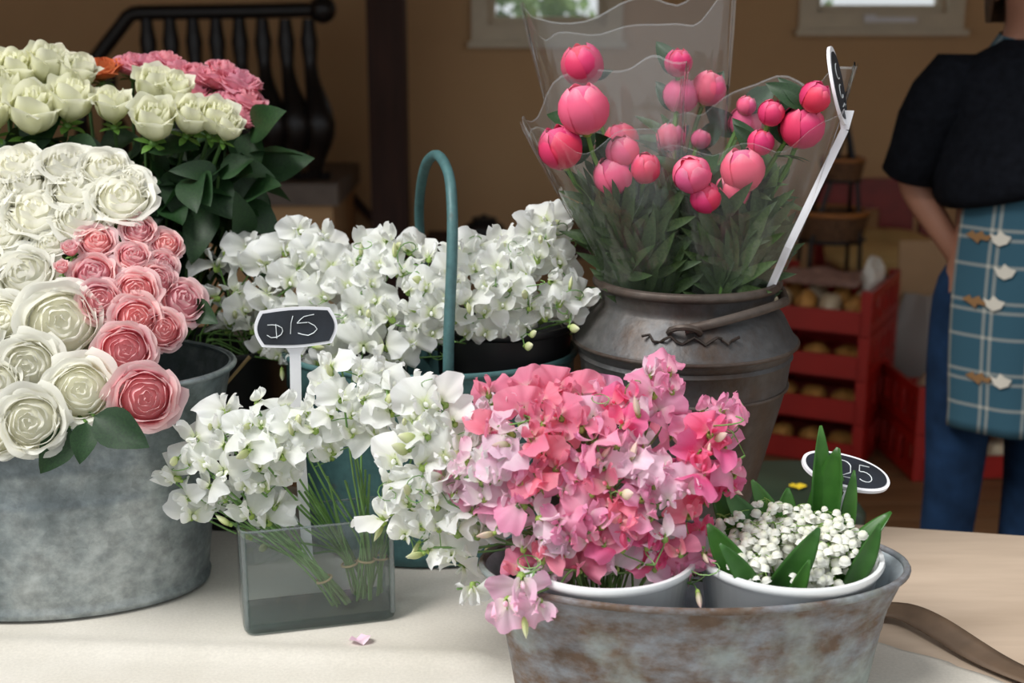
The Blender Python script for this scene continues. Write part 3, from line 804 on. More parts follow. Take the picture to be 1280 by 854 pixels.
# ---------------------------------------------------------------- front roses in the galvanised tub
heart = V((-.56, 1.74, 1.02))
whites = [(30, 231, 37), (93, 232, 36), (100, 272, 36), (152, 246, 40), (45, 264, 44), (84, 202, 36), (20, 203, 34), (130, 208, 32), (166, 224, 26), (3, 291, 28), (29, 343, 41), (3, 398, 32), (77, 404, 54), (35, 459, 40), (101, 488, 43), (38, 528, 42), (-4, 482, 32), (-6, 545, 30), (-18, 243, 36), (-30, 330, 36), (-40, 420, 38), (62, 305, 22), (-45, 510, 36), (-70, 280, 36)]
pinks = [(121, 301, 23), (173, 287, 21), (208, 305, 21), (167, 319, 21), (204, 330, 19), (116, 341, 29), (170, 364, 29), (125, 376, 27), (229, 375, 31), (171, 398, 30), (204, 412, 26), (157, 439, 36), (182, 497, 40), (198, 350, 24)]
def rose_depth(px, py):
    Y = 1.475 + max(0, (527 - py)) / 327 * .285
    if px > 150: Y += (px - 150) / 80 * .05
    return Y
for (lst, nm) in ((whites, 'white'), (pinks, 'pink')):
    for i, (px, py, rp) in enumerate(lst):
        p = at(px, py, rose_depth(px, py)); r = rp * mpp(p) * 1.07
        out = (p - heart).normalized(); tc = (CAMP - p).normalized()
        ax = out * .62 + tc * .55 + V((0, 0, .1)) + rvec() * .12
        base = TC + V((rnd(-.16, .16), rnd(-.07, .07), .016))
        lab, grp = ('cream white rose with many petals in the galvanised tub', 'white roses in the galvanised tub') if nm == 'white' else ('pink rose among the white roses in the galvanised tub', 'pink roses in the galvanised tub')
        if nm == 'white':
            if py < 260: lab, grp = 'cream white rose on the dome at the top of the galvanised tub bunch', 'white roses on top of the tub bunch'
            elif px > 60 and py < 320: lab, grp = 'cream white rose just above the pink roses in the galvanised tub', 'white roses above the pink ones'
            elif py > 440: lab, grp = 'cream white rose hanging low over the galvanised tub rim', 'white roses over the tub rim'
        else:
            if py < 335: lab, grp = 'small pink rose tucked under the white dome in the galvanised tub', 'small pink roses under the white dome'
            elif px > 190: lab, grp = 'pink rose at the edge of the bunch towards the white sweet peas', 'pink roses at the edge of the tub bunch'
            elif px < 130: lab, grp = 'deep pink rose pressed against the white roses in the galvanised tub', 'pink roses against the white ones'
        if nm == 'pink' and py == 497: lab, grp = 'open pink rose with pale outer petals hanging lowest over the galvanised tub', None
        if nm == 'white' and py == 528: lab, grp = 'cream rose with a browned heart hanging over the galvanised tub rim', None
        if nm == 'white' and py == 404: lab, grp = 'largest cream rose right beside the pink roses', None
        rose(p, ax, r, P[nm], base, lab, grp, leaves=2)
# far side of the bunch
for k in range(16):
    a = rnd(.1, PI - .1); p = V((TC.x + rnd(-.19, .16), TC.y + rnd(.06, .15), 1.13 + rnd(-.04, .10)))
    rose(p, (p - heart) + V((0, .1, .1)), rnd(.038, .046), P['white'], TC + V((rnd(-.16, .16), rnd(-.05, .06), .016)), 'cream white rose at the far side of the galvanised tub', 'white roses at the far side of the galvanised tub', leaves=1)
# pink rosebuds
for (px, py, rp) in ((88, 313, 13), (78, 336, 11)):
    p = at(px, py, rose_depth(px, py) - .01)
    rose(p, (p - heart) + V((0, -.2, .3)), rp * mpp(p), P['pink'], TC + V((-.05, 0, .016)), 'small pale pink rosebud between white and pink roses', 'pink rosebuds in the galvanised tub', True, 0)
# dark leaves hanging over the tub's rim, each on a sprig of its own
for (px, py, tx, ty, ln) in ((88, 535, 52, 590, .085), (108, 528, 100, 577, .065), (118, 520, 180, 556, .075), (235, 380, 268, 402, .06), (80, 295, 70, 330, .05), (140, 300, 160, 335, .05)):
    p = at(px, py, rose_depth(px, py) + .015); q = at(tx, ty, rose_depth(px, py) - .01)
    t = thing('rose_sprig', 'dark green rose leaf hanging among the galvanised tub roses', 'leaf', tuple(p), 'loose leaves in the galvanised tub')
    put_leaf(t, p, q - p, (q - p).length * 1.05, MAT['leaf'], up=(CAMP - p), w_=.95)
    obj('stem', MB().tube([p, p.lerp(V((TC.x, TC.y, 1.0)), .5) + V((0, 0, .02)), V((TC.x, TC.y, .9))], .002, 5).mesh('stem'), MAT['stem'], t)

# ---------------------------------------------------------------- roses behind
rear = [('whiteg', [(22, 88, 27), (60, 82, 29), (95, 92, 26), (42, 140, 36), (88, 126, 31), (8, 112, 27), (-15, 90, 28), (-12, 140, 30)], 0),
        ('whiteg', [(141, 133, 25), (192, 108, 27), (192, 152, 30), (219, 112, 23), (238, 146, 27), (268, 147, 26), (284, 158, 20)], 1),
        ('rose2', [(166, 84, 21), (194, 86, 22), (222, 92, 22), (247, 98, 22), (270, 102, 20), (300, 106, 24), (310, 128, 21), (288, 132, 19), (304, 150, 17), (245, 118, 18), (180, 84, 19), (210, 80, 18), (282, 92, 18)], 1),
        ('orange', [(125, 90, 21), (106, 86, 14)], 1), ('mauve', [(14, 76, 16)], 0)]
labs = {'whiteg': ('greenish white rose standing tall in a bucket behind the galvanised tub', 'tall white roses at the back'), 'rose2': ('dusky pink rose in the row behind the tall white roses', 'tall pink roses at the back'),
        'orange': ('orange rose between the tall white and pink roses', 'orange roses at the back'), 'mauve': ('mauve rose behind the tall white roses', None)}
for (cn, lst, bi) in rear:
    for (px, py, rp) in lst:
        Y = {'whiteg': 1.955, 'rose2': 2.045, 'orange': 2.02, 'mauve': 2.03}[cn] - (py - 100) * .0011
        p = at(px, py + (4 if cn == 'whiteg' else -7), Y); r = rp * mpp(p) * (1.18 if cn == 'whiteg' else 1.25)
        c0 = V((RBK[bi].x, 1.99, 1.15))
        ax = (p - c0).normalized() * .6 + V((0, 0, .45)) + (CAMP - p).normalized() * .30 + rvec() * .12
        l, g = labs[cn]
        if cn == 'whiteg' and bi: l, g = 'greenish white rose standing in front of the tall pink and orange roses', 'tall white roses before the pink ones'
        rose(p, ax, r, P[cn], RBK[bi] + V((rnd(-.05, .05), rnd(-.05, .05), .012)), l, g, tall=(cn == 'whiteg'), leaves=6 if cn == 'whiteg' else 5, stemmat='stemd')
# big dark leaves on sprigs under those roses
for k in range(52):
    bi = 1 if k % 5 else 0
    px, py = (rnd(175, 318), rnd(165, 320)) if bi else (rnd(0, 130), rnd(165, 220))
    p = at(px, py, rnd(1.90, 2.04)); b_ = RBK[bi] + V((rnd(-.05, .05), rnd(-.05, .05), .012))
    t = thing('rose_sprig', 'dark leafy rose sprig below ' + ('the mauve and white tall roses', 'the tall white, orange and pink roses')[bi], 'sprig', tuple(b_), 'leafy sprigs under the tall roses, ' + ('mauve side', 'pink side')[bi])
    for q in range(2):
        d = V((rnd(-1, 1), rnd(-.8, .2), rnd(-.9, .4)))
        put_leaf(t, p, d, rnd(.06, .095), MAT['leaf'], up=(CAMP - p).normalized() * .5 + V((0, 0, .6)) + rvec() * .5)
    obj('stem', MB().tube(bez(p, p + V((0, 0, -.1)), b_ + V((0, 0, .2)), b_), .0022, 5).mesh('stem'), MAT['stemd'], t)

# ================================================================ SWEET PEAS
def standard(seed):
    rr = random.Random(seed); p1, p2 = rr.uniform(0, 6), rr.uniform(0, 6); am = rr.uniform(.07, .13); bk_ = rr.uniform(.10, .45); fo = rr.uniform(-.05, .30)
    def fn(u, v):
        a = (u * 2 - 1); th = a * 1.95
        rad = v * .58 * (1 - .40 * abs(a) ** 7) * (1 - .10 * math.exp(-(a / .14) ** 2) * v) * (1 + .07 * math.sin(a * 6 + p2) * v + .035 * math.sin(a * 15 + p1) * v * v)
        x = rad * math.sin(th) * 1.05; z = .10 + rad * math.cos(th)
        y = bk_ * rad * rad * 1.6 + fo * abs(x) * .7 + am * 1.3 * v * v * math.sin(a * 8 + p1) + .060 * v ** 3 * math.sin(a * 19 + p2) - .22 * max(0, v - .55) ** 1.5 * math.cos(a * 2.4 + p2)
        return (x, y, z)
    return MB().grid(fn, 28, 6).mesh('standard_petal', True, 0)
def wings(seed):
    rr = random.Random(seed); op = rr.uniform(.10, .34); mb = MB(); ph = rr.uniform(0, 6)
    for s in (-1, 1):
        def fn(u, v):
            a = u * 2 - 1
            wd = .21 * math.sin(PI * (v * .86 + .10)) ** .7
            l = .46 * v
            x = s * (.03 + op * v * .9 - .10 * a * v * s * 0 + .08 * math.sin(PI * v))
            return (x + .07 * v * math.sin(a * 4 + ph + s), -.05 - l * .75 + .05 * math.sin(a * 6 + ph) * v, .06 + l * .42 + wd * a)
        mb.grid(fn, 4, 5)
    mb.ball((0, -.16, .06), (.045, .13, .06), 6, 5)
    return mb.mesh('wing_petals')
def pea_calyx():
    mb = MB()
    mb.lathe([(.012, -.06), (.05, -.05), (.075, .0), (.07, .06)], 8)
    for k in range(5):
        a = 2 * PI * k / 5
        c, s = math.cos(a), math.sin(a)
        mb.add([(.07 * c - .03 * s, .07 * s + .03 * c, .05), (.07 * c + .03 * s, .07 * s - .03 * c, .05), (.10 * c, .10 * s, .17)], [(0, 1, 2)])
    return mb.mesh('pea_calyx')
STD = [standard(s) for s in range(100, 108)]; WNG = [wings(s) for s in range(120, 126)]; PCAL = pea_calyx()
def budmesh():
    mb = MB()
    def fn(u, v):
        a = u * 2 * PI; r = .17 * math.sin(PI * v ** .8) ** .8 if 0 < v < 1 else 0
        return (r * .55 * math.cos(a), r * math.sin(a) + .12 * v * v, v * .62)
    mb.grid(fn, 8, 6, True); return mb.mesh('bud')
BUD = budmesh()
def tendril():
    pts = []
    for i in range(22):
        t = i / 21; a = t * t * 9
        r = .02 * (1 - t * .6)
        pts.append((r * math.sin(a) + .01 * t, .03 * t, t * .04 + r * math.cos(a) - .02))
    return MB().tube(pts, .0007, 4).mesh('tendril')
TEND = tendril()
def face_frame(F, U):
    y = -V(F).normalized(); z = V(U) - y * V(U).dot(y)
    z = z.normalized() if z.length > 1e-3 else V((0, 0, 1)); x = y.cross(z)
    return Matrix(((x.x, y.x, z.x), (x.y, y.y, z.y), (x.z, y.z, z.z))).to_4x4()
def floret(parent, p, F, U, s, pm):
    F = V(F)
    M = TRS(p, face_frame(F, U), s)
    f = obj('flower', R.choice(STD), pm, parent, M)
    obj('wing_petals', R.choice(WNG), pm, f, M)
    obj('calyx', PCAL, MAT['calyx'], f, M @ TRS((0, .05, 0), RX(rnd(.5, 1.2)), 1.15))
def pip(x, y, poly):
    ins = False; j = len(poly) - 1
    for i in range(len(poly)):
        xi, yi = poly[i]; xj, yj = poly[j]
        if (yi > y) != (yj > y) and x < (xj - xi) * (y - yi) / (yj - yi) + xi: ins = not ins
        j = i
    return ins
def edist(x, y, poly):
    b_ = 1e9
    for i in range(len(poly)):
        ax, ay = poly[i]; bx, by = poly[(i + 1) % len(poly)]
        dx, dy = bx - ax, by - ay
        t = max(0, min(1, ((x - ax) * dx + (y - ay) * dy) / (dx * dx + dy * dy)))
        b_ = min(b_, math.hypot(x - ax - t * dx, y - ay - t * dy))
    return b_
def poisson(poly, s, inset=0):
    xs_ = [p[0] for p in poly]; ys_ = [p[1] for p in poly]; o = []
    for _ in range(6000):
        x, y = rnd(min(xs_), max(xs_)), rnd(min(ys_), max(ys_))
        if pip(x, y, poly) and edist(x, y, poly) >= inset and all((x - a)**2 + (y - b_)**2 > s * s for a, b_ in o): o.append((x, y))
    return o
def pea_stem(ps, Fs, size, mats, base, mid, label, group, bud=True, tend=.4, stemr=.0014, hang=1.0, budm=None):
    """one stem with its florets; ps sorted so that the top one comes first"""
    t = thing('sweet_pea', label, 'sweet pea', tuple(base), group)
    back = [p - F * .012 - V((0, 0, .010)) for p, F in zip(ps, Fs)]
    c = sum(back, V()) / len(back); lowest = min(p.z for p in back)
    out = (c - V(mid)).normalized()
    tipp = c + out * .022
    neck = c - out * .030
    pts = bez(tipp, c, neck, neck - out * .02, 5)[:-1] + bez(neck - out * .02, neck.lerp(V(mid), .4) - V((0, 0, 0)), V(mid) + (V(mid) - V(base)).normalized() * .03, mid, 6)[:-1] + bez(mid, V(mid).lerp(V(base), .33), V(mid).lerp(V(base), .66), base, 3)
    mb = MB().tube(pts, stemr, 5)
    for p, b_ in zip(ps, back):
        k = min(pts[:7], key=lambda q: (q - p).length)
        mb.tube(bez(p + V((0, 0, -.002)), b_ + V((0, 0, .008)), k.lerp(b_, .5) + V((0, 0, .008)), k, 4), .0008, 4, False)
    buds = []
    if bud:
        for _ in range(R.choice((1, 1, 2))):
            d = (out + rvec() * .9 + V((0, -.45, -.2))).normalized()
            q = tipp + rvec() * .012 + V((0, -.008, 0))
            buds.append((q, d)); mb.tube([tipp, tipp.lerp(q, .5) + V((0, 0, .003)), q], .0008, 4, False)
    obj('stem', mb.mesh('stem'), MAT['peastem'], t)
    for p, F in zip(ps, Fs):
        floret(t, p, F, V((0, 0, hang)) + rvec() * .55, size * rnd(.80, 1.18), R.choice(mats))
    for q, d in buds:
        sz = size * rnd(.55, .85)
        b_ = obj('bud', BUD, budm or P['budw'], t, TRS(q, frame(d), sz))
        obj('calyx', PCAL, MAT['calyx'], b_, TRS(q, frame(d), sz))
    if R.random() < tend:
        q = tipp
        obj('tendril', TEND, MAT['peastem'], t, TRS(q, frame(rvec() + V((0, -.6, .3))), rnd(.7, 1.2)))
    return t
def pea_mass(poly, spacing, Yfn, size, matfn, basefn, midfn, label, group, inset=10, camw=.55, rpx=70, bulge=.07, back=0.35, tend=.4, budp=.55, budm=None):
    pts = poisson(poly, spacing, inset)
    cx = sum(p[0] for p in poly) / len(poly); cy = sum(p[1] for p in poly) / len(poly)
    fl_ = []
    for (x, y) in pts:
        s = min(1, edist(x, y, poly) / rpx)
        dep = bulge * math.sqrt(max(0, 1 - (1 - s)**2))
        Y = Yfn(x, y)
        fl_.append((at(x, y, Y - dep), x, y))
        if R.random() < back: fl_.append((at(x + rnd(-8, 8), y + rnd(0, 14), Y + dep * rnd(.2, .9) + .01), x, y))
    un = list(fl_)
    while un:
        a = max(un, key=lambda q: q[0].z); un.remove(a)
        grp = [a]
        while len(grp) < R.choice((2, 3, 4, 4)) and un:
            n_ = min(un, key=lambda q: (q[0] - a[0]).length)
            if (n_[0] - a[0]).length > .085: break
            un.remove(n_); grp.append(n_)
        ps = [g[0] for g in grp]; x, y = grp[0][1], grp[0][2]
        mid = midfn(x, y); base = basefn(x, y)
        Fs = []
        for p in ps:
            out = (p - V(mid)).normalized()
            Fs.append((out * .55 + (CAMP - p).normalized() * camw + rvec() * .75).normalized())
        lb = label(x, y) if callable(label) else label
        gp = group(x, y) if callable(group) else group
        pea_stem(ps, Fs, size, matfn(x, y), base, mid, lb, gp, R.random() < budp, tend, budm=budm)
# rear white mass
poly1 = [(252, 372), (258, 312), (272, 280), (292, 296), (330, 302), (345, 286), (378, 272), (412, 284), (424, 312), (468, 286), (500, 292), (525, 308), (550, 300), (585, 300), (612, 288), (640, 306), (662, 268), (700, 268), (706, 322), (738, 378), (715, 412), (640, 428), (600, 446), (556, 420), (532, 440), (510, 470), (440, 482), (330, 462), (285, 432)]
def y1(x, y): return 1.93 - (x - 280) * .00045 - (y - 300) * .0003 if x < 520 else 1.80 - (y - 300) * .0002
def b1(x): return 2 if x < 400 else (1 if x < 500 else 0)
pea_mass(poly1, 22, y1, .052, lambda x, y: [P['pea_w']],
         lambda x, y: BB[b1(x)] + V((rnd(-.035, .035), rnd(-.035, .035), .010)),
         lambda x, y: BB[b1(x)] + V((rnd(-.045, .045), rnd(-.045, .045), .27)),
         lambda x, y: ('white sweet pea in the black bucket behind the ' + ('galvanised tub, by the rose leaves' if x < 320 else '$15 sign'), 'white sweet pea in the small black bucket within the teal trug', 'white sweet pea in the larger black bucket ' + ('near the trug handle' if x < 600 else ('against the milk churn' if x > 660 else 'between trug handle and milk churn')))[{2: 0, 1: 1, 0: 2}[b1(x)]],
         lambda x, y: ('white sweet peas in the bucket behind the tub, ' + ('rose side' if x < 320 else 'sign side'), 'white sweet peas in the small trug bucket', 'white sweet peas in the larger trug bucket, ' + ('handle side' if x < 600 else ('churn side' if x > 660 else 'middle')))[{2: 0, 1: 1, 0: 2}[b1(x)]], tend=.5, bulge=.06, rpx=60, back=.6)
# glass vase mass
poly2 = [(200, 605), (212, 560), (235, 532), (262, 508), (300, 500), (330, 478), (350, 500), (388, 504), (398, 452), (415, 444), (455, 450), (510, 470), (552, 492), (560, 530), (508, 548), (480, 565), (440, 572), (410, 582), (380, 596), (362, 622), (345, 668), (300, 670), (275, 640), (240, 668), (212, 650)]
BUN = [((408, 724), (432, 776)), ((455, 692), (468, 758)), ((515, 684), (508, 745)), ((574, 698), (570, 770))]
# pixels above came from the photograph; the bunches stand inside the vase
def invase(px, py, v_):
    p = at(px, py, 1.6)
    # slide along the ray until it lies in the vase's middle plane
    lo, hi = 1.4, 1.9
    for _ in range(30):
        m_ = (lo + hi) / 2; p = at(px, py, m_); l = vm.inverted() @ p
        if l.y < v_: lo = m_
        else: hi = m_
    return p
BN = []
for (bx, by), (ex, ey) in (((407, 724), (430, 774)), ((452, 692), (462, 764)), ((436, 700), (452, 768)), ((470, 700), (464, 768))):
    BN.append((invase(bx, by, 0.0), invase(ex, ey, -.004)))
def bn(x): return 0 if x < 300 else (1 if x < 380 else (2 if x < 450 else 3))
BN[0] = (invase(405, 724, -.012), invase(428, 775, -.010))
BN[1] = (invase(437, 705, .012), invase(452, 765, .012))
BN[2] = (invase(458, 700, -.008), invase(458, 770, -.004))
BN[3] = (invase(474, 697, .012), invase(470, 768, .010))
def clampz(p, z):
    p = p.copy(); p.z = max(p.z, z); return p
VL = ['white sweet pea in the glass vase leaning towards the galvanised tub', 'white sweet pea in the glass vase between the tub and the $15 sign', 'white sweet pea in the glass vase just below the $15 sign', 'white sweet pea in the glass vase beside the leaning white bunch']
pea_mass(poly2, 22, lambda x, y: 1.585 - (x - 200) * .00005, .049, lambda x, y: [P['pea_w']],
         lambda x, y: clampz(BN[bn(x)][1] + V((rnd(-.010, .010), rnd(-.006, .006), 0)), CZ + .016),
         lambda x, y: BN[bn(x)][0] + V((rnd(-.006, .006), rnd(-.005, .005), rnd(-.003, .003))),
         lambda x, y: VL[bn(x)], lambda x, y: 'white vase sweet peas ' + ('by the tub', 'left of the sign', 'under the sign', 'by the leaning bunch')[bn(x)], bulge=.07, tend=.5, back=.25)
for k, (p, q) in enumerate(BN):
    ax = (p - q).normalized(); F = frame(ax)
    pts = [p + F @ V((.0105 * math.cos(a), .0085 * math.sin(a), 0)) for a in [2 * PI * i / 16 for i in range(17)]]
    tag(obj('rubber_band', MB().tube(pts, .0016, 5, False).mesh('rubber_band'), MAT['band']), 'tan rubber band round sweet pea stems in the glass vase', 'rubber band', 'rubber bands in the glass vase')
# extra bare stems fill each bunch
for k in range(34):
    j = k % 4; p, q = BN[j]
    o_ = V((rnd(-.009, .009), rnd(-.006, .006), 0))
    top = p + (p - q).normalized() * .10 + V(((-.06, -.03, .0, .02)[j] + rnd(-.03, .03), rnd(-.02, .02), rnd(.0, .03)))
    t = tag(obj('flower_stem', MB().tube(bez(top, top.lerp(p, .5), p + o_ + (p - q) * .3, clampz(q + o_ * 1.3, CZ + .015), 8), .0015, 5).mesh('flower_stem'), MAT['peastem']), 'thin green flower stem tied with the sweet peas in the glass vase', 'stem', 'flower stems in the glass vase')
# white bunch leaning out of the pot, left of the pink ones
poly3 = [(500, 530), (522, 500), (548, 486), (580, 508), (600, 555), (604, 620), (624, 680), (590, 712), (552, 722), (525, 704), (486, 684), (472, 630), (486, 575)]
mid4 = PL + V((0, 0, POTH - .005))
pea_mass(poly3, 21.5, lambda x, y: 1.42, .048, lambda x, y: [P['pea_w']],
         lambda x, y: PL + V((rnd(-.03, .03), rnd(-.03, .03), .010)), lambda x, y: mid4 + V((-.045 + rnd(-.02, .02), rnd(-.03, .03), 0)),
         'white sweet pea leaning out of the white pot beside the pink ones', 'white sweet peas in the zinc tub', bulge=.06, tend=.6, back=.3)
# pink mass
poly4 = [(528, 598), (560, 560), (592, 530), (600, 500), (588, 478), (640, 482), (700, 474), (752, 484), (800, 462), (812, 446), (872, 466), (858, 494), (830, 510), (850, 545), (858, 508), (905, 500), (934, 512), (930, 560), (940, 600), (905, 625), (886, 660), (896, 712), (835, 734), (770, 738), (700, 746), (640, 736), (612, 664), (560, 640)]
def m4(x, y):
    if x < 640: w_ = [('pea_l', 5), ('pea_o', 5), ('pea_w', 2), ('pea_m', 1)]
    elif x < 760: w_ = [('pea_l', 4), ('pea_o', 4), ('pea_m', 5), ('pea_c', 3)]
    else: w_ = [('pea_m', 6), ('pea_c', 2), ('pea_h', 3), ('pea_l', 3), ('pea_o', 2)]
    if y < 540 and x < 760: w_ += [('pea_c', 5)]
    l = [n_ for n_, k in w_ for _ in range(k)]
    a = R.choice(l); return [P[a], P[a], P[R.choice(l)]]
def pinklab(x, y):
    if x < 630: return 'pale pink sweet pea in the white pot touching the white bunch', 'pink sweet peas by the white bunch'
    if y < 545 and x < 770: return 'coral and pink sweet pea at the top of the pot before the teal trug', 'pink sweet peas before the trug'
    if y < 600 and x >= 770: return 'pink sweet pea standing before the milk churn', 'pink sweet peas before the churn'
    if x >= 800: return 'pink sweet pea leaning towards the lily of the valley', 'pink sweet peas by the lily of the valley'
    return 'pink sweet pea low over the white pot rim in the zinc tub', 'pink sweet peas over the pot rim'
pea_mass(poly4, 21.5, lambda x, y: 1.445 - (y - 480) * .00025, .047, m4,
         lambda x, y: PL + V((rnd(-.04, .04), rnd(-.04, .04), .010)), lambda x, y: mid4 + V((rnd(-.05, .05), rnd(-.045, .045), 0)),
         lambda x, y: pinklab(x, y)[0], lambda x, y: pinklab(x, y)[1], bulge=.10, tend=.3, rpx=90, back=.3, budp=.4, budm=P['budp'])
# drooping sprays
def droop(pxs, Y, mats, label, budpx=None):
    ps = [at(x, y, Y) for x, y in pxs]; Fs = [((CAMP - p).normalized() * .8 + rvec() * .4 + V((0, 0, -.3))).normalized() for p in ps]
    pea_stem(ps, Fs, .052, mats, PL + V((0, 0, .01)), PL + V((-.03, -.06, POTH - .004)), label, None, False, 0, hang=-1.0)
droop([(634, 750), (676, 752), (652, 722)], 1.262, [P['pea_l']], 'pale pink sweet pea spray drooping over the zinc tub rim')
droop([(590, 732)], 1.33, [P['pea_w']], 'single white sweet pea drooping below the white bunch')
q = at(655, 768, 1.262)
zb = tag(obj('sweet_pea_bud', BUD, P['budw'], None, TRS(q, frame(V((.1, -.3, -1))), .040)), 'green sweet pea bud hanging lowest over the zinc tub', 'bud')
obj('stem', MB().tube(bez(q, q + V((0, 0, .02)), at(662, 735, 1.262), at(668, 715, 1.275)), .0011, 5).mesh('stem'), MAT['peastem'], zb)
# a fallen petal on the cloth
q = on(450, 803, CZ); q.z = CZ + .001
tag(obj('fallen_petal', MB().grid(lambda u, v: ((u - .5) * .028 * math.sin(PI * (.15 + .7 * v)), (v - .5) * .022, .005 * abs(u - .5) * 2 + .002 * math.sin(v * 6)), 6, 5).mesh('fallen_petal'), P['fallen'], None, TRS(q, RZ(.5))), 'pale pink petal fallen on the cloth before the vase', 'petal')

# ================================================================ LILY OF THE VALLEY
bell = MB().lathe([(.05, 1.0), (.55, .85), (.85, .45), (.80, .1), (.95, -.12)], 8).mesh('bell')
def lily(px, py, lean, n=9):
    Y = 1.378 - (py - 660) * .0011
    tip = at(px, py, Y); base = PR_ + V((rnd(-.05, .05), rnd(-.05, .05), .01))
    t = thing('lily_of_the_valley', 'sprig of white lily of the valley bells in the white pot', 'lily of the valley', tuple(base), 'lily of the valley sprigs')
    m_ = V(((tip.x + base.x) / 2 * .4 + tip.x * .6 - lean * .02, tip.y + .01, PR_.z + POTH - .03))
    top = tip + V((lean * .012, -.006, .0))
    pts = bez(base, m_, m_.lerp(top, .5) + V((0, 0, .03)), top, 12)
    mb = MB().tube(pts, [.0016 - .0008 * i / 12 for i in range(13)], 5)
    bells = []
    for k in range(n):
        i = 12 - k * .72; a = pts[max(0, int(i))].lerp(pts[min(12, int(i) + 1)], i - int(i))
        off = V((rnd(-.016, .016), rnd(-.016, -.002), rnd(-.008, .006)))
        s = .0044 + .0022 * min(1, k / 3)
        bells.append((a + off, s)); mb.tube([a, a + off * .6 + V((0, 0, .003)), a + off + V((0, 0, s * .9))], .0005, 4, False)
    obj('stem', mb.mesh('stem'), MAT['stempale'], t)
    for p, s in bells: obj('bell', bell, P['bell'], t, TRS(p, frame(V((0, 0, 1)) + rvec() * .5), s * rnd(.9, 1.15)))
for (px, py) in [(905, 640), (918, 648), (930, 655), (942, 650), (950, 668), (922, 668), (936, 678), (948, 690), (932, 700), (962, 665),
                 (958, 636), (968, 628), (980, 634), (992, 628), (1000, 640), (1012, 632), (1024, 640), (1036, 636), (1048, 644), (1058, 650), (1030, 656), (1042, 664), (1054, 668), (1064, 662), (1018, 652), (1044, 684), (1034, 692), (1008, 690), (1018, 700), (1002, 704), (985, 655), (972, 650), (942, 635), (1026, 676), (960, 620), (946, 712), (1046, 652), (1052, 676), (1060, 680), (1036, 648), (1040, 676), (1012, 664), (1022, 690), (1006, 716), (1020, 714), (952, 680), (926, 690), (940, 664)]:
    lily(px, py, rnd(-1, 1))
def strap_leaf(p0, p1, wd, bend, roll, nm, lab, grp='lily of the valley leaves', foldv=.25):
    p0, p1 = V(p0), V(p1); d = (p1 - p0); L = d.length; d = d.normalized()
    f = (CAMP - p0).normalized(); x = d.cross(f).normalized(); f = x.cross(d).normalized()
    rot = Matrix.Rotation(roll, 3, d); x = rot @ x; f = rot @ f
    def fn(u, v):
        a = u * 2 - 1; k = math.sin(PI * (v * .93 + .05) ** 1.05) ** .8
        return p0 + d * L * v + x * a * wd * k + f * (bend * math.sin(PI * v) * L + foldv * a * a * wd * k)
    me = MB().grid(fn, 6, 12).mesh(nm)
    o = obj(nm, me, MAT['leafl']); tag(o, lab, 'leaf', grp)
    so = o.modifiers.new('thick', 'SOLIDIFY'); so.thickness = .0006
    return o
LL = 'broad green lily of the valley leaf in the white pot'
for (bx, by, tx, ty, wpx, Y0, Y1, bd, rl, lab, g) in (
    (1030, 700, 1026, 532, 15, 1.445, 1.44, .03, .5, 'tallest pointed lily of the valley leaf rising past the oval sign', None),
    (1012, 700, 1048, 560, 25, 1.435, 1.42, -.05, -.6, LL, 1), (1048, 700, 1046, 578, 18, 1.45, 1.45, .02, .7, LL, 1),
    (1062, 725, 1114, 640, 16, 1.37, 1.37, .10, -.6, LL, 1), (1068, 722, 1100, 655, 14, 1.345, 1.34, .08, .5, LL, 1),
    (950, 728, 1024, 660, 19, 1.33, 1.30, .12, .3, LL, 1), (985, 735, 1012, 700, 10, 1.30, 1.29, .06, .2, LL, 1),
    (945, 725, 885, 655, 20, 1.34, 1.33, .08, -.2, LL, 1), (985, 700, 905, 612, 20, 1.40, 1.40, .05, .4, LL, 1),
    (1066, 690, 1068, 588, 10, 1.43, 1.43, .03, .2, LL, 1), (940, 700, 890, 600, 18, 1.41, 1.42, .03, .1, LL, 1), (950, 735, 900, 680, 14, 1.31, 1.30, .08, .3, LL, 1), (1000, 690, 940, 600, 16, 1.43, 1.44, .03, .3, LL, 1), (970, 715, 985, 610, 17, 1.44, 1.45, .03, .3, LL, 1)):
    p0 = at(bx, by, Y0); p1 = at(tx, ty, Y1)
    low = V((PR_.x + (p0.x - PR_.x) * .8, 1.388 + (p0.y - 1.388) * .8, PR_.z + POTH - .05))
    strap_leaf(low, p1, wpx * mpp(p1), bd, rl, 'lily_of_the_valley_leaf', lab, 'lily of the valley leaves' if g else None)

# ================================================================ PEONIES IN CELLOPHANE
def pe_petal(seed, hw, r0, lift):
    rr = random.Random(seed); ph = rr.uniform(0, 6)
    def fn(u, v):
        x = u * 2 - 1
        b_ = -PI / 2 + .15 + v * (PI * .80 + lift)
        wv = hw * (math.sin(PI * min(1, v * .62 + .22)))
        an = x * wv
        k = r0 * (1 + .035 * x + .03 * v * math.sin(3 * x + ph)) + (.03 if v < .9 else .05)
        rr_ = math.cos(b_) * k
        return (rr_ * math.cos(an), rr_ * math.sin(an), math.sin(b_) * k * 1.0 - .12 * abs(x) ** 2 * v * v)
    return MB().grid(fn, 7, 7).mesh('peony_petal')
PEP = [pe_petal(s, .95, 1.0, rr_) for s, rr_ in ((1, .0), (2, .06), (3, -.06))]
PEI = MB().ball((0, 0, .04), (.93, .93, .93), 14, 10, .10).mesh('bud_heart')
PSEP = star(3, .16, .85, -1.0, -.55, -.05, 'peony_sepals')
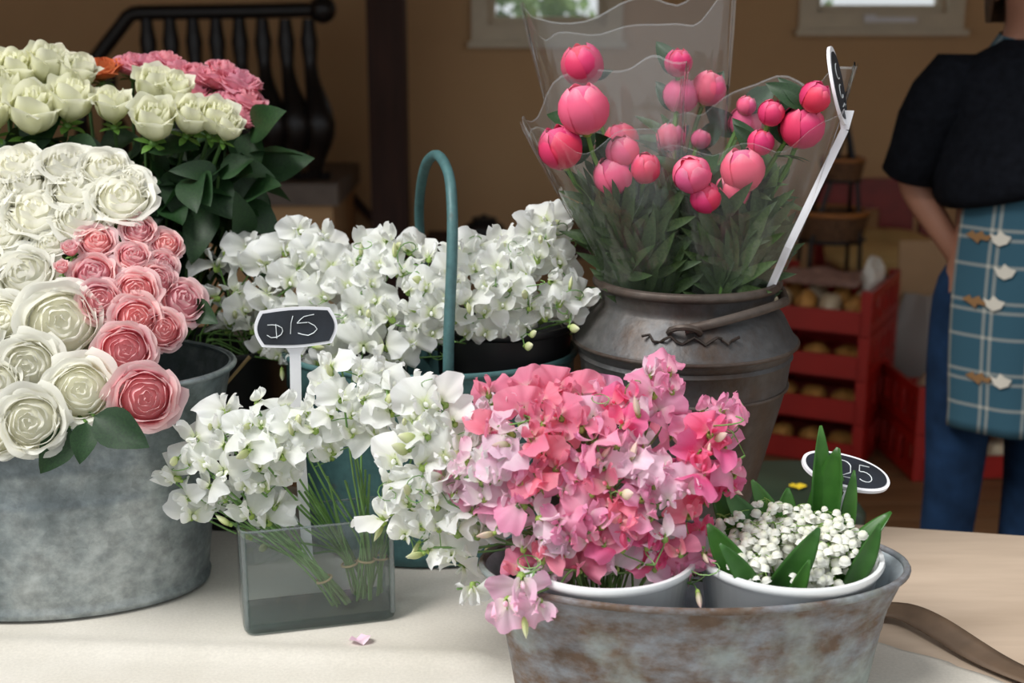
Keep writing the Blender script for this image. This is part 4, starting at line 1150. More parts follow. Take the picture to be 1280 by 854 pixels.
def tri_leaf():
    mb = MB()
    for a, l, o_ in ((0, 1, 0), (.55, .78, .12), (-.55, .78, .12)):
        c, s = math.cos(a), math.sin(a)
        def fn(u, v):
            x = (u * 2 - 1) * .125 * l * (math.sin(PI * v ** .8) ** .8 if 0 < v < 1 else 0); y = .08 + v * l
            return (x * c + y * s, -x * s + y * c, -.25 * v * v * l + abs(x) * .35)
        mb.grid(fn, 2, 6)
    return mb.mesh('peony_leaf')
TRI = [tri_leaf()]
NECK = KC + V((0, 0, .385))
# bunch axes: bottom in the churn's neck, top above
BUNCH = [(V((KC.x - .055, KC.y - .025, KC.z + .02)), at(748, 160, 1.765)), (V((KC.x + .050, KC.y - .025, KC.z + .02)), at(935, 160, 1.775)), (V((KC.x - .01, KC.y + .05, KC.z + .02)), at(800, 100, 1.90))]
peon = [(728, 81, 26, 2, 0), (729, 136, 31, 0, 1), (700, 184, 27, 0, 0), (776, 176, 22, 2, 0), (768, 219, 25, 0, 1), (806, 210, 19, 0, 0), (848, 78, 17, 2, 0), (851, 119, 22, 2, 1), (886, 110, 21, 2, 1), (865, 218, 23, 1, 1), (928, 212, 27, 1, 1), (914, 238, 23, 1, 1), (882, 247, 19, 1, 0), (951, 178, 16, 1, 0), (931, 153, 20, 2, 1), (964, 141, 16, 1, 0), (1019, 121, 19, 1, 0), (1002, 158, 27, 1, 0), (838, 172, 18, 2, 1), (876, 174, 12, 2, 1), (933, 132, 12, 2, 1), (778, 190, 20, 0, 1)]
plab = ['pink peony bud in the wrapped bunch nearer the white sweet peas', 'pink peony bud in the wrapped bunch beside the white sign stick', 'pink peony bud in the wrapped bunch behind the other two']
pgrp = ['peonies in the bunch by the sweet peas', 'peonies in the bunch by the sign', 'peonies in the rear bunch']
for i, (px, py, rp, bi, lt) in enumerate(peon):
    Y = (1.725, 1.715, 1.86)[bi] + rnd(-.015, .015)
    p = at(px, py, Y); r = rp * mpp(p)
    base = BUNCH[bi][0] + V((rnd(-.02, .02), rnd(-.015, .015), 0))
    nk = V((base.x, base.y, NECK.z)) + V((rnd(-.02, .02), rnd(-.015, .015), 0))
    ax = ((p - nk).normalized() + V((0, -.25, .15)) + rvec() * .25).normalized()
    lab, grp = plab[bi], pgrp[bi]
    if (px, py) == (1002, 158): lab, grp = 'ruffled half open deep pink peony next to the white sign board', None
    t = thing('peony', lab, 'peony', tuple(base), grp)
    pm = P['peonyl'] if lt else P['peony']
    F = frame(ax); sp_ = rnd(0, 6)
    obj('bud_heart', PEI, pm, t, TRS(p, F, r * .97))
    for k in range(5): obj('petal', PEP[k % 3], pm, t, TRS(p, F @ RZ(sp_ + k * 1.2566 + rnd(-.2, .2)), r * (1 + .012 * (k % 3))))
    for k in range(2):
        put_leaf(t, p - ax * r * .9, V((R.choice((-1, 1)) * rnd(.5, 1), rnd(-.1, .5), rnd(.5, 1.1))), rnd(.045, .065), MAT['leaf'], LEAF, up=V((0, -.8, .3)) + rvec() * .4, w_=.8)
    obj('sepals', PSEP, MAT['sepal'], t, TRS(p, F @ RZ(rnd(0, 6)), r))
    s0 = p - ax * r * .95
    pts = bez(s0, s0 - ax * .08, nk + V((0, 0, .08)), nk, 8) + [base]
    obj('stem', MB().tube(pts, .0032, 6).mesh('stem'), MAT['stem'], t)
    for k in range(6):
        q = pts[2 + k].lerp(pts[3 + k] if 3 + k < 8 else pts[2 + k], rnd(0, 1))
        d = V((rnd(-.7, .7), rnd(-.5, .8), rnd(-.1, 1.0)))
        ln = rnd(.045, .075) * (1 - .05 * k)
        h = (q.z - NECK.z) / .3
        if h < .35: ln *= .8; d.z += .8
        put_leaf(t, q, d, ln, MAT['leafp'], TRI, up=V((0, -.6, .6)) + rvec() * .6)
# more foliage packed low in each bunch
for bi in range(3):
    b0, tp_ = BUNCH[bi]
    for k in range(58):
        h = rnd(.0, 1) ** 1.4 * .50
        nk = V((b0.x, b0.y, NECK.z)); c_ = nk.lerp(V((tp_.x, tp_.y, 1.36)), h)
        wd = .024 + .050 * h; a = rnd(0, 2 * PI) if k % 3 == 0 else rnd(PI, 2 * PI)
        p = c_ + V((wd * math.cos(a), wd * .85 * math.sin(a), rnd(-.03, .01)))
        t = thing('peony_shoot', 'green leafy peony shoot low in ' + ('the wrapped bunch nearer the white sweet peas', 'the wrapped bunch beside the white sign stick', 'the wrapped bunch behind the other two')[bi], 'leafy shoot', tuple(b0), 'leafy shoots ' + ('by the sweet peas', 'by the sign', 'at the back')[bi])
        for q in range(2):
            d = V((math.cos(a) * .25 + rnd(-.4, .4), math.sin(a) * .3 + rnd(-.3, .3), rnd(.4, 1.0)))
            put_leaf(t, p, d, rnd(.045, .08), MAT['leafp'], TRI, up=V((0, -.9, .3)) + rvec() * .4)
        obj('stem', MB().tube([p, p.lerp(nk, .4), nk, b0 + V((0, 0, .002))], .0018, 5).mesh('stem'), MAT['stemd'], t)
# sleeves
def sleeve(bc, brx, bry, prof, label, seed, zlo):
    """prof: (centre, rx, ry) rings from bottom to top; the rim's height varies"""
    rr = random.Random(seed)
    n = 56; k = len(prof) - 1
    phs = [rr.uniform(0, 6) for _ in range(4)]
    def fn(u, v):
        a = 2 * PI * u; f = v * k; i = min(k - 1, int(f)); s = f - i
        c = prof[i][0].lerp(prof[i + 1][0], s); rx = prof[i][1] * (1 - s) + prof[i + 1][1] * s; ry = prof[i][2] * (1 - s) + prof[i + 1][2] * s
        cr = 1 + v * (.05 * math.sin(3 * a + phs[0]) + .03 * math.sin(7 * a + phs[1] + 3 * v)) + .012 * math.sin(13 * a + 9 * v + phs[2])
        p = c + V((rx * math.cos(a) * cr, ry * math.sin(a) * cr, 0))
        # the sheet's two top corners stand up, the lap in front is lower
        p.z += v ** 3 * (prof[-1][3] * math.sin(a + prof[-1][4]) + .05 * noise.noise(V((math.cos(a) * 1.6 + phs[3], math.sin(a) * 1.6, phs[0]))) + .035 * abs(math.cos(a)) ** 6)
        return p
    o = obj('cellophane_sleeve', MB().grid(fn, n, 26, True).mesh('cellophane_sleeve', True, 0), MAT['cello'])
    tag(o, label, 'wrapper')
    for u0 in (.0, .5):  # pale strips added as painted highlights on both side edges
        def strip(u, v): return V(fn((u0 + (u - .5) * .028) % 1.0, v)) + (V(fn((u0 + (u - .5) * .028) % 1.0, v)) - V(fn((u0 + .5) % 1.0, v))).normalized() * .003
        obj('edge_streak', MB().grid(strip, 3, 26).mesh('edge_streak', True, 0), MAT['celloedge'], o)
    def hem(u, v): return V(fn(u, 1 - v * .006)) + V((0, 0, .001))
    obj('top_hem', MB().grid(hem, 56, 1, True).mesh('top_hem', True, 0), MAT['celloedge'], o)
    return o
def ring(pl, pr, py, Y, ry): 
    a = at(pl, py, Y); b_ = at(pr, py, Y); c = (a + b_) / 2
    return (c, (b_.x - a.x) / 2, ry)
r1_ = [ring(768, 846, 400, 1.755, .032), ring(748, 850, 330, 1.755, .055), ring(705, 850, 250, 1.755, .075), ring(650, 852, 140, 1.76, .085) + (.05, .6)]
r2_ = [ring(848, 952, 400, 1.76, .034), ring(848, 985, 330, 1.76, .058), ring(842, 1020, 250, 1.76, .075), ring(822, 1064, 150, 1.765, .085) + (.05, 1.2)]
r3_ = [ring(795, 905, 400, 1.84, .030), ring(770, 905, 300, 1.85, .055), ring(690, 905, 160, 1.88, .06), ring(654, 916, 20, 1.90, .06) + (.035, 2.2)]
sleeve(None, 0, 0, r1_, 'clear cellophane sleeve round the peonies nearer the white sweet peas', 3, 0)
sleeve(None, 0, 0, r2_, 'clear cellophane sleeve round the peonies beside the white sign stick', 5, 0)
sleeve(None, 0, 0, r3_, 'tall clear cellophane sleeve rising behind the other peonies', 9, 0)

# ================================================================ PRICE SIGNS
def outline(w_, h_, n=48, e=2.9):
    o = []
    for i in range(n):
        a = 2 * PI * i / n; c, s = math.cos(a), math.sin(a)
        o.append((w_ / 2 * math.copysign(abs(c) ** (2 / e), c), h_ / 2 * math.copysign(abs(s) ** (2 / e), s)))
    return o
def barrel(w_, h_):
    o = []
    n = 10
    for i in range(n): t_ = i / n; o.append((-w_ * .42 + w_ * .84 * t_, -h_ * .44 - h_ * .06 * math.sin(PI * t_)))
    for i in range(n): t_ = i / n; o.append((w_ * .42 + w_ * .08 * math.sin(PI * t_), -h_ * .44 + h_ * .88 * t_))
    for i in range(n): t_ = i / n; o.append((w_ * .42 - w_ * .84 * t_, h_ * .44 + h_ * .06 * math.sin(PI * t_)))
    for i in range(n): t_ = i / n; o.append((-w_ * .42 - w_ * .08 * math.sin(PI * t_), h_ * .44 - h_ * .88 * t_))
    return o
def sign(label, M, shape, w_, h_, strokes, stick, sr=.006):
    """M: board frame, x along the board, y up, +z the written face"""
    t = thing('price_sign', label, 'price sign', tuple(stick[-1]))
    obj('board_rim', MB().prism(shape(w_, h_), .004, None, -.002).mesh('board_rim', True, 40), MAT['signw'], t, M)
    obj('chalkboard', MB().prism(shape(w_ * .925, h_ * .86), .0012, None, .0018).mesh('chalkboard', True, 40), MAT['chalkb'], t, M)
    if strokes:
        mb = MB()
        for st in strokes:
            pts = [V((x, y, .0036)) for x, y in st]
            mb.tube(pts, .00065, 4)
        obj('chalk_writing', mb.mesh('chalk_writing'), MAT['chalk'], t, M)
    mb = MB()
    pts = stick
    def fl(p, q, w0, w1):
        d = (q - p).normalized(); x = d.cross((CAMP - p).normalized()).normalized(); y = x.cross(d)
        vs_ = [p + x * w0 + y * .0015, p - x * w0 + y * .0015, p - x * w0 - y * .0015, p + x * w0 - y * .0015, q + x * w1 + y * .0015, q - x * w1 + y * .0015, q - x * w1 - y * .0015, q + x * w1 - y * .0015]
        mb.add(vs_, [(0, 1, 2, 3), (7, 6, 5, 4), (0, 4, 5, 1), (1, 5, 6, 2), (2, 6, 7, 3), (3, 7, 4, 0)])
    n = len(pts)
    for i in range(n - 1):
        fl(pts[i], pts[i + 1], sr * (1.9 if i == 0 else 1), sr)
    obj('stick', mb.mesh('sign_stick', False), MAT['signw'], t)
    return t
def arc(cx, cy, rx, ry, a0, a1, n=10):
    return [(cx + rx * math.cos(math.radians(a0 + (a1 - a0) * i / n)), cy + ry * math.sin(math.radians(a0 + (a1 - a0) * i / n))) for i in range(n + 1)]
sc = at(370, 409, 1.575); k = mpp(sc)
def px2(x, y): return ((x - 460) * k / 6.57, (245 - y) * k / 6.57)   # strokes read from a 6.57x crop centred on the board
dollar = [[px2(230, 212), px2(270, 212), px2(310, 218), px2(345, 240), px2(352, 268), px2(335, 298), px2(300, 316), px2(255, 318), px2(222, 295)], [px2(298, 208), px2(300, 328)]]
one = [[px2(440, 148), px2(422, 205), px2(412, 296)]]
five = [[px2(612, 145), px2(575, 150), px2(530, 158), px2(500, 180), px2(470, 210)], [px2(470, 210), px2(555, 208)], [px2(560, 206), px2(612, 238), px2(630, 268), px2(600, 298), px2(555, 316), px2(510, 306), px2(472, 292)]]
nrm = (CAMP - sc).normalized(); nrm.z *= .4
z = nrm.normalized(); x = V((0, 0, 1)).cross(z).normalized(); x = (x + V((0, 0, .02))).normalized(); y = z.cross(x)
Ms = Matrix(((x.x, y.x, z.x, sc.x), (x.y, y.y, z.y, sc.y), (x.z, y.z, z.z, sc.z), (0, 0, 0, 1)))
sign('black chalkboard price sign reading $15 standing in the glass vase', Ms, barrel, 103 * k, 51 * k, dollar + one + five,
     [at(369, 432, 1.577), at(369, 442, 1.577), at(370, 500, 1.58), clampz(invase(385, 700, .02), CZ + .03)], 7 * k)
# oval sign by the lily of the valley, tipped flat
sc = at(1057, 590, 1.47); k = mpp(sc)
x = V((1, .02, -.24)).normalized(); y = V((.1, .94, .36)); y = (y - x * y.dot(x)).normalized(); z = x.cross(y)
Ms = Matrix(((x.x, y.x, z.x, sc.x), (x.y, y.y, z.y, sc.y), (x.z, y.z, z.z, sc.z), (0, 0, 0, 1)))
q = .011
st = [[(-.020, .010), (-.026, .014), (-.032, .010), (-.030, .002), (-.022, -.003), (-.020, -.010), (-.027, -.015), (-.034, -.010)], [(-.027, .019), (-.027, -.020)],
      arc(-.002, .008, .008, .008, 160, -20) + [(.004, -.004), (-.010, -.014), (.008, -.014)],
      [(.030, .014), (.018, .014), (.016, .003)] + arc(.021, -.006, .009, .009, 115, -140)]
lily_stick = [Ms @ V((0, -.026, 0)), Ms @ V((0, -.034, -.004)), V((PR_.x + .045, PR_.y + .03, PR_.z + POTH - .02)), V((PR_.x + .035, PR_.y + .02, PR_.z + .02))]
sign('oval black chalkboard sign tipped flat behind the lily of the valley', Ms, lambda a, b_: outline(a, b_, 48, 2.2), 114 * k, .062, st, lily_stick, .005)
# sign by the peonies, seen almost edge on
ptop, pbot = at(1037, 58, 1.735), at(1056, 156, 1.725)
sc = (ptop + pbot) / 2; y = (ptop - pbot).normalized()
z = V((.90, -.42, .18)); z = (z - y * z.dot(y)).normalized(); x = y.cross(z)
Ms = Matrix(((x.x, y.x, z.x, sc.x), (x.y, y.y, z.y, sc.y), (x.z, y.z, z.z, sc.z), (0, 0, 0, 1)))
st = [arc(0, .018, .008, .010, 90, 300), arc(0, -.008, .007, .009, 60, 330), [(-.006, -.028), (.006, -.024)]]
sign('black chalkboard sign turned edge on at the wrapped peonies', Ms, lambda a, b_: outline(a, b_, 48, 2.1), .056, (ptop - pbot).length, st,
     [at(1058, 138, 1.727), at(1056, 162, 1.727), at(985, 310, 1.72), at(958, 372, 1.735)], 5.0 * mpp(sc))

# ================================================================ RIBBON ON THE TABLE, CANE BEHIND
pts = [on(1082, 772, TZ), on(1120, 778, TZ), on(1165, 800, TZ), on(1215, 826, TZ), on(1262, 846, TZ), on(1320, 868, TZ)]
cp = catmull(pts, 6)
def rb_(u, v):
    i = min(len(cp) - 2, int(v * (len(cp) - 1))); s = v * (len(cp) - 1) - i
    p = cp[i].lerp(cp[i + 1], s); d = (cp[i + 1] - cp[i]).normalized(); sd = V((-d.y, d.x, 0))
    h = .016 * math.exp(-((v - .30) / .22) ** 2)
    wd = .017
    tw = .55 * math.exp(-((v - .45) / .3) ** 2)
    off = (u - .5) * 2 * wd
    return p + sd * off * math.cos(tw) + V((0, 0, .007 + h * .4 + (off + wd) * math.sin(tw) * .9))
ro = tag(obj('brown_ribbon', MB().grid(rb_, 4, 40).mesh('brown_ribbon', True, 0), MAT['ribbon']), 'wide brown ribbon trailing from the zinc tub across the bare table', 'ribbon')
so = ro.modifiers.new('thick', 'SOLIDIFY'); so.thickness = .0015
# thin cane leaning beside the galvanised tub
a_ = at(264, 502, 1.775); b2 = at(312, 446, 1.82)
d_ = (b2 - a_); g0 = V((a_.x - .03, a_.y + .0, CZ + .004))
tag(obj('garden_cane', MB().tube([V((-.345, 1.80, CZ + .003)), a_.lerp(b2, .2), b2], .003, 6).mesh('garden_cane'), MAT['stick']), 'thin brass coloured cane leaning behind the galvanised tub', 'cane')

# ================================================================ BACKGROUND THINGS
def crate(name, label, c, rz, w_, d_, h_, group):
    M = TRS(c, RZ(rz))
    t = thing(name, label, 'crate', tuple(c), group)
    def part(nm, cc, size): obj(nm, boxme(nm, cc, size), MAT['red'], t, M)
    part('base', (0, 0, .008), (w_ - .012, d_ - .012, .012))
    for sy in (-1, 1):
        part('low_panel', (0, sy * (d_ / 2 - .006), .043), (w_ - .06, .012, .075))
        for sx in (-1, 1): part('corner_post', (sx * (w_ / 2 - .018), sy * (d_ / 2 - .014), h_ / 2), (.036, .028, h_ - .002))
    for sx in (-1, 1):
        x = sx * (w_ / 2 - .006)
        part('side_rail', (x, 0, .022), (.012, d_ - .056, .036)); part('side_rail', (x, 0, h_ - .020), (.012, d_ - .056, .034))
        for k in range(4): part('side_slat', (x, (k - 1.5) * (d_ - .06) / 4.2, h_ / 2), (.011, .034, h_ - .075))
    return M
CW, CD, CHH = .40, .46, .152
crz = math.radians(-27)
cc = on(1076, 588, 0)     # near corner of the lower crate on the floor
fx = V((math.cos(crz), math.sin(crz), 0)); fy = V((-math.sin(crz), math.cos(crz), 0))
cbase = V((cc.x, cc.y, 0)) - fx * CW / 2 + fy * CD / 2
names4 = ['bottom', 'second lowest', 'second highest', 'top']
for k in range(4):
    CM = crate('red_crate', 'red plastic crate, %s of the stack of four behind the churn' % names4[k], cbase + V((0, 0, .002 + k * (CHH + .001))), crz, CW, CD, CHH, None)
    # contents: wrapped loaves
    if k == 3:
        for i in range(4):
            for j in range(2):
                p = CM @ V(((i - 1.5) * .085, -.13 + j * .15, .068))
                tag(obj('bread_loaf', MB().ball((0, 0, 0), (.038, .066, .050), 12, 8, .25, None, i + j * 5).mesh('bread_loaf'), MAT['bread' if (i + j) % 2 else 'cream'], None, TRS(p, RZ(crz))), ('golden' if (i + j) % 2 else 'pale') + ' bread loaf in the top red crate', 'bread', ('golden' if (i + j) % 2 else 'pale') + ' loaves in the top crate')
        q = CM @ V((-.03, .04, .137))
        tag(obj('checked_paper', MB().grid(lambda u, v: ((u - .5) * .30, (v - .5) * .30, .012 * noise.noise(V((u * 4, v * 4, 1))) + .0), 10, 10).mesh('checked_paper'), MAT['checkp'], None, TRS(q, RZ(crz))), 'pinkish checked paper lying over the loaves in the top crate', 'paper')
        q = CM @ V((.145, .02, .118))
        tag(obj('paper_bag', MB().ball((0, 0, .01), (.036, .07, .10), 12, 9, .5, None, 4).mesh('paper_bag'), MAT['paperw'], None, TRS(q, RZ(crz))), 'white crumpled paper bag sticking up from the top red crate', 'bag')
    else:
        for i in range(3):
            p = CM @ V(((i - 1) * .105, -.12, .0545))
            tag(obj('bread_loaf', MB().ball((0, 0, 0), (.045, .07, .038), 12, 8, .2, None, i + k).mesh('bread_loaf'), MAT['bread'], None, TRS(p, RZ(crz))), 'golden bread loaf in the %s red crate' % names4[k], 'bread', 'loaves in the %s crate' % names4[k])
c2 = on(1140, 603, 0); crz2 = math.radians(4)
fx = V((math.cos(crz2), math.sin(crz2), 0)); fy = V((-math.sin(crz2), math.cos(crz2), 0))
cb2 = V((c2.x, c2.y, 0)) + fx * .27 + fy * .2
for k in range(2):
    CM = crate('red_crate', 'red plastic crate, %s of the two stacked behind the person' % ('lower', 'upper')[k], cb2 + V((0, 0, .002 + k * .161)), crz2, .54, .40, .16, None)
    for i in range(4):
        p = CM @ V(((i - 1.5) * .12, -.08, .098 if k else .06))
        tag(obj('bread_loaf', MB().ball((0, 0, 0), (.048, .085, .083 if k else .045), 12, 9, .3, None, i * 3 + k).mesh('bread_loaf'), MAT['cream' if i % 2 == 0 else 'bread'], None, TRS(p, RZ(rnd(-.2, .2)))), ('cream' if i % 2 == 0 else 'golden') + ' loaf in the %s crate behind the person' % ('lower', 'upper')[k], 'bread', ('cream' if i % 2 == 0 else 'golden') + ' loaves in the %s crate behind the person' % ('lower', 'upper')[k])
# cardboard sheet standing behind the loaves
a_ = at(1158, 318, 4.45); b2 = at(1180, 318, 4.45)
tag(obj('cardboard_sheet', MB().box((a_.x + .12, 4.72, a_.z / 2 + .0), (.26, .012, a_.z), RX(-.05)).mesh('cardboard_sheet', False), MAT['card']), 'tan cardboard sheet standing between the crates and the person', 'cardboard')
# grey plastic bag between the crates
p = on(1146, 520, .0); p = at(1150, 400, 4.72); p.z = 0
tag(obj('plastic_bag', MB().grid(lambda u, v: ((.11 + .03 * math.sin(3 * u * 6.283 + v * 4)) * (1 - .5 * max(0, v - .6) / .4) * math.cos(u * 6.283), (.10 + .03 * math.cos(4 * u * 6.283)) * (1 - .5 * max(0, v - .6) / .4) * math.sin(u * 6.283), v * .50 + .01), 24, 12, True).mesh('plastic_bag'), MAT['greybag'], None, TRS(p)), 'grey plastic bag standing on the floor behind the red crates', 'bag')
# dark red chair with mustard cushion
ch = at(1108, 320, 5.45); CX, CY, SZ = ch.x, ch.y + .05, .44
t = thing('wooden_chair', 'dark red wooden chair with orange centre slat', 'chair', (CX, CY, 0))
SW, SD = .50, .44
obj('seat', boxme('seat', (CX, CY, SZ - .02), (SW, SD, .035)), MAT['redwood'], t)
bz = at(1100, 226, 5.65).z
for sx in (-1, 1):
    obj('leg', boxme('leg', (CX + sx * (SW / 2 - .025), CY - SD / 2 + .025, (SZ - .04) / 2), (.042, .042, SZ - .04)), MAT['redwood'], t)
    obj('leg', boxme('leg', (CX + sx * (SW / 2 - .025), CY + SD / 2 - .025, bz / 2), (.045, .042, bz)), MAT['redwood'], t)
    obj('stretcher', boxme('stretcher', (CX + sx * (SW / 2 - .025), CY, .2), (.025, SD - .08, .025)), MAT['redwood'], t)
obj('top_rail', boxme('top_rail', (CX, CY + SD / 2 - .025, bz - .06), (SW - .05, .03, .13)), MAT['redwood'], t)
obj('back_slat', boxme('back_slat', (CX - .12, CY + SD / 2 - .025, (SZ + bz) / 2 - .06), (.07, .018, bz - SZ - .12)), MAT['orangew'], t)
obj('back_slat', boxme('back_slat', (CX + .10, CY + SD / 2 - .025, (SZ + bz) / 2 - .06), (.15, .018, bz - SZ - .12)), MAT['redwood'], t)
tag(obj('cushion', MB().grid(lambda u, v: (.24 * math.copysign(abs(math.cos(u * 6.283)) ** .6, math.cos(u * 6.283)) * math.sin(PI * v) ** .45, .20 * math.copysign(abs(math.sin(u * 6.283)) ** .6, math.sin(u * 6.283)) * math.sin(PI * v) ** .45, -.075 * math.cos(PI * v) + .02 * math.sin(u * 6.283) * v), 32, 12, True).mesh('cushion'), MAT['cushion'], None, TRS((CX, CY - .01, SZ + .075), None, (1.0, 1, 1))), 'plump mustard cushion on the dark red chair', 'cushion')
# iron plant stand with two wicker baskets
q = at(1038, 285, 5.0); SXc, SYc = q.x, 5.0
zb1 = at(1038, 298, 5.0).z; zb2 = at(1052, 225, 5.0).z
t = thing('basket_stand', 'thin iron tiered stand beside the dark red chair', 'stand', (SXc, SYc, 0))
for k in range(4):
    a = PI / 4 + k * PI / 2
    obj('leg', MB().tube([(SXc + .16 * math.cos(a), SYc + .16 * math.sin(a), 0), (SXc + .13 * math.cos(a), SYc + .13 * math.sin(a), zb1), (SXc + .03 + .07 * math.cos(a), SYc + .07 * math.sin(a), zb2), (SXc + .04, SYc, zb2 + .22)], .008, 6).mesh('leg'), MAT['iron'], t)
rim('hoop', t, MAT['iron'], V((SXc, SYc, 0)), .128, .128, .007, zb1); rim('hoop', t, MAT['iron'], V((SXc + .03, SYc, 0)), .072, .072, .006, zb2)
def basket(label, c, r, h, hoops=5):
    t = thing('wicker_basket', label, 'basket', tuple(c))
    obj('floor', MB().lathe([(.001, 0), (r * .82, 0), (r * .82, .008), (.001, .008)], 24).mesh('basket_floor', True, 40), MAT['wicker'], t, TRS(c))
    for k in range(hoops):
        f = (k + .5) / hoops; rim('weave_hoop', t, MAT['wicker'], V(c), r * (.82 + .18 * f), r * (.82 + .18 * f), h / hoops * .55, c[2] + h * f, 28)
    rim('rim', t, MAT['orangew'], V(c), r, r, h * .11, c[2] + h, 28)
basket('brown wicker basket on the lower ring of the iron stand', V((SXc, SYc, zb1 + .004)), .135, .10)
basket('small brown wicker basket on the upper ring of the iron stand', V((SXc + .03, SYc, zb2 + .004)), .08, .075)
# low dark side table with a basket, behind the trug handle
q = at(690, 330, 5.3)
t = thing('side_table', 'low dark wooden side table by the back wall', 'table', (q.x, 5.45, 0))
tz = .58
obj('table_top', boxme('table_top', (q.x, 5.45, tz - .02), (1.05, .45, .04)), MAT['darkwood'], t)
for sx in (-1, 1):
    for sy in (-1, 1): obj('leg', boxme('leg', (q.x + sx * .48, 5.45 + sy * .18, (tz - .04) / 2), (.05, .05, tz - .04)), MAT['darkwood'], t)
q2 = at(724, 335, 5.4); basket('brown wicker basket on the low dark side table', V((q2.x, 5.42, tz + .002)), .14, .13)
for k, (px, cm) in enumerate(((715, 'cushion'), (735, 'bread'))):
    qq = at(px, 330, 5.4)
    tag(obj('gourd', MB().ball((0, 0, 0), (.06, .06, .055), 14, 9, .1, None, k).mesh('gourd'), MAT[cm], None, TRS((qq.x, 5.42, tz + .13))), ('mustard yellow', 'golden brown')[k] + ' round gourd in the basket on the side table', 'gourd')
q3 = at(605, 296, 5.4)
t = thing('black_jar', 'round black jar on the low dark side table', 'jar', (q3.x, 5.45, tz))
obj('body', MB().lathe([(.001, 0), (.06, 0), (.085, .05), (.08, .10), (.05, .125), (.052, .14), (.045, .14), (.001, .13)], 24).mesh('black_jar', True, 50), MAT['blackp'], t, TRS((q3.x, 5.45, tz + .001), None, (1, 1, .6)))
obj('lid', MB().lathe([(.055, .141), (.05, .152), (.012, .158), (.014, .172), (.001, .176)], 20).mesh('jar_lid', True, 50), MAT['blackp'], t, TRS((q3.x, 5.45, tz + .001), None, (1, 1, .6)))
# dark green bin behind the table, with a yellow petal on its lid
g = at(1000, 577, 2.55); gz = g.z
t = thing('green_bin', 'dark green lidded plastic bin standing behind the table', 'bin', (g.x - .02, 2.42, 0))
gl_, gr_ = at(940, 590, 2.4).x, at(1064, 590, 2.4).x
gc = ((gl_ + gr_) / 2, 2.42)
obj('body', ringmesh([(gr_ - gl_ - .05, .24, .03, 0), (gr_ - gl_ - .01, .27, .03, gz - .05)], 'bin_body', True, True), MAT['greenbin'], t, TRS((gc[0], gc[1], 0)))
obj('lid', ringmesh([(gr_ - gl_ + .01, .29, .03, gz - .05), (gr_ - gl_ + .012, .292, .03, gz - .015), (gr_ - gl_ - .01, .27, .03, gz)], 'bin_lid', True, True), MAT['greenbin'], t, TRS((gc[0], gc[1], 0)))
yp = on(997, 610, gz); 
tag(obj('yellow_petal', MB().grid(lambda u, v: ((u - .5) * .035 * math.sin(PI * (.1 + .8 * v)), (v - .5) * .026, .006 * abs(u - .5)), 6, 5).mesh('yellow_petal'), MAT['yellow'], None, TRS((yp.x, min(yp.y, 2.5), gz + .002))), 'yellow petal lying on the dark green bin', 'petal')

# ================================================================ PERSON
X0, Y0 = 1.075, 2.80
def J(x, y, z): return V((X0 + x, Y0 + y, z))
t = thing('person', 'person in black top, teal plaid apron and jeans with one hand at the hip', 'person', (X0, Y0, 0))
def skinmesh(name, verts, edges, radii, mat, sub=2, root=0):
    me = bpy.data.meshes.new(name); me.from_pydata([tuple(v) for v in verts], edges, []); me.materials.append(mat)
    o = bpy.data.objects.new(name, me); COL.objects.link(o)
    sk = o.modifiers.new('skin', 'SKIN'); sk.use_smooth_shade = True
    for i, r in enumerate(radii): me.skin_vertices[0].data[i].radius = r if isinstance(r, tuple) else (r, r)
    me.skin_vertices[0].data[root].use_root = True
    ss = o.modifiers.new('sub', 'SUBSURF'); ss.levels = sub; ss.render_levels = sub
    o.parent = t; o.matrix_parent_inverse = PW[t.name]['inv']
    return o
wr = at(1190, 308, Y0 + .02)
el = at(1138, 228, Y0 + .06); sh = at(1176, 100, Y0)
wr = wr - V((X0, Y0, 0)); el = el - V((X0, Y0, 0)); sh = sh - V((X0, Y0, 0))
v_ = []; e_ = []; r_ = []
def nd(p, r, par=None):
    v_.append(V((X0, Y0, 0)) + V(p)); r_.append(r); i = len(v_) - 1
    if par is not None: e_.append((par, i))
    return i
pel = nd((0, 0, .92), (.15, .11)); wst = nd((0, 0, 1.06), (.125, .095), pel); chs = nd((0, 0, 1.22), (.145, .10), wst); uch = nd((0, .01, 1.34), (.12, .085), chs)
nk = nd((0, .01, 1.43), .05, uch); hd0 = nd((0, -.005, 1.50), (.062, .07), nk); hd1 = nd((0, -.015, 1.56), (.076, .092), hd0); hd2 = nd((0, -.01, 1.63), (.07, .085), hd1)
nose = None
s1 = nd(sh + V((.03, .01, -.02)), .055, uch); e1 = nd(el, .040, s1); w1 = nd(wr, .027, e1)
dh = V((.045, .01, -.075)).normalized()
pm_ = nd(wr + dh * .05, (.036, .018), w1)
for k, (ox, ln) in enumerate(((-.027, .072), (-.009, .082), (.009, .078), (.026, .062))):
    a = nd(wr + dh * .09 + V((.0, ox, -.004)), .0090, pm_); b_ = nd(wr + dh * (.09 + ln * .5) + V((.008, ox * 1.1, -.004)), .0085, a); nd(wr + dh * (.09 + ln) + V((.016, ox * 1.05, -.002)), .0075, b_)
th = nd(wr + dh * .035 + V((.012, -.034, .006)), .0095, pm_); nd(wr + dh * .068 + V((.022, -.05, .004)), .0085, th)
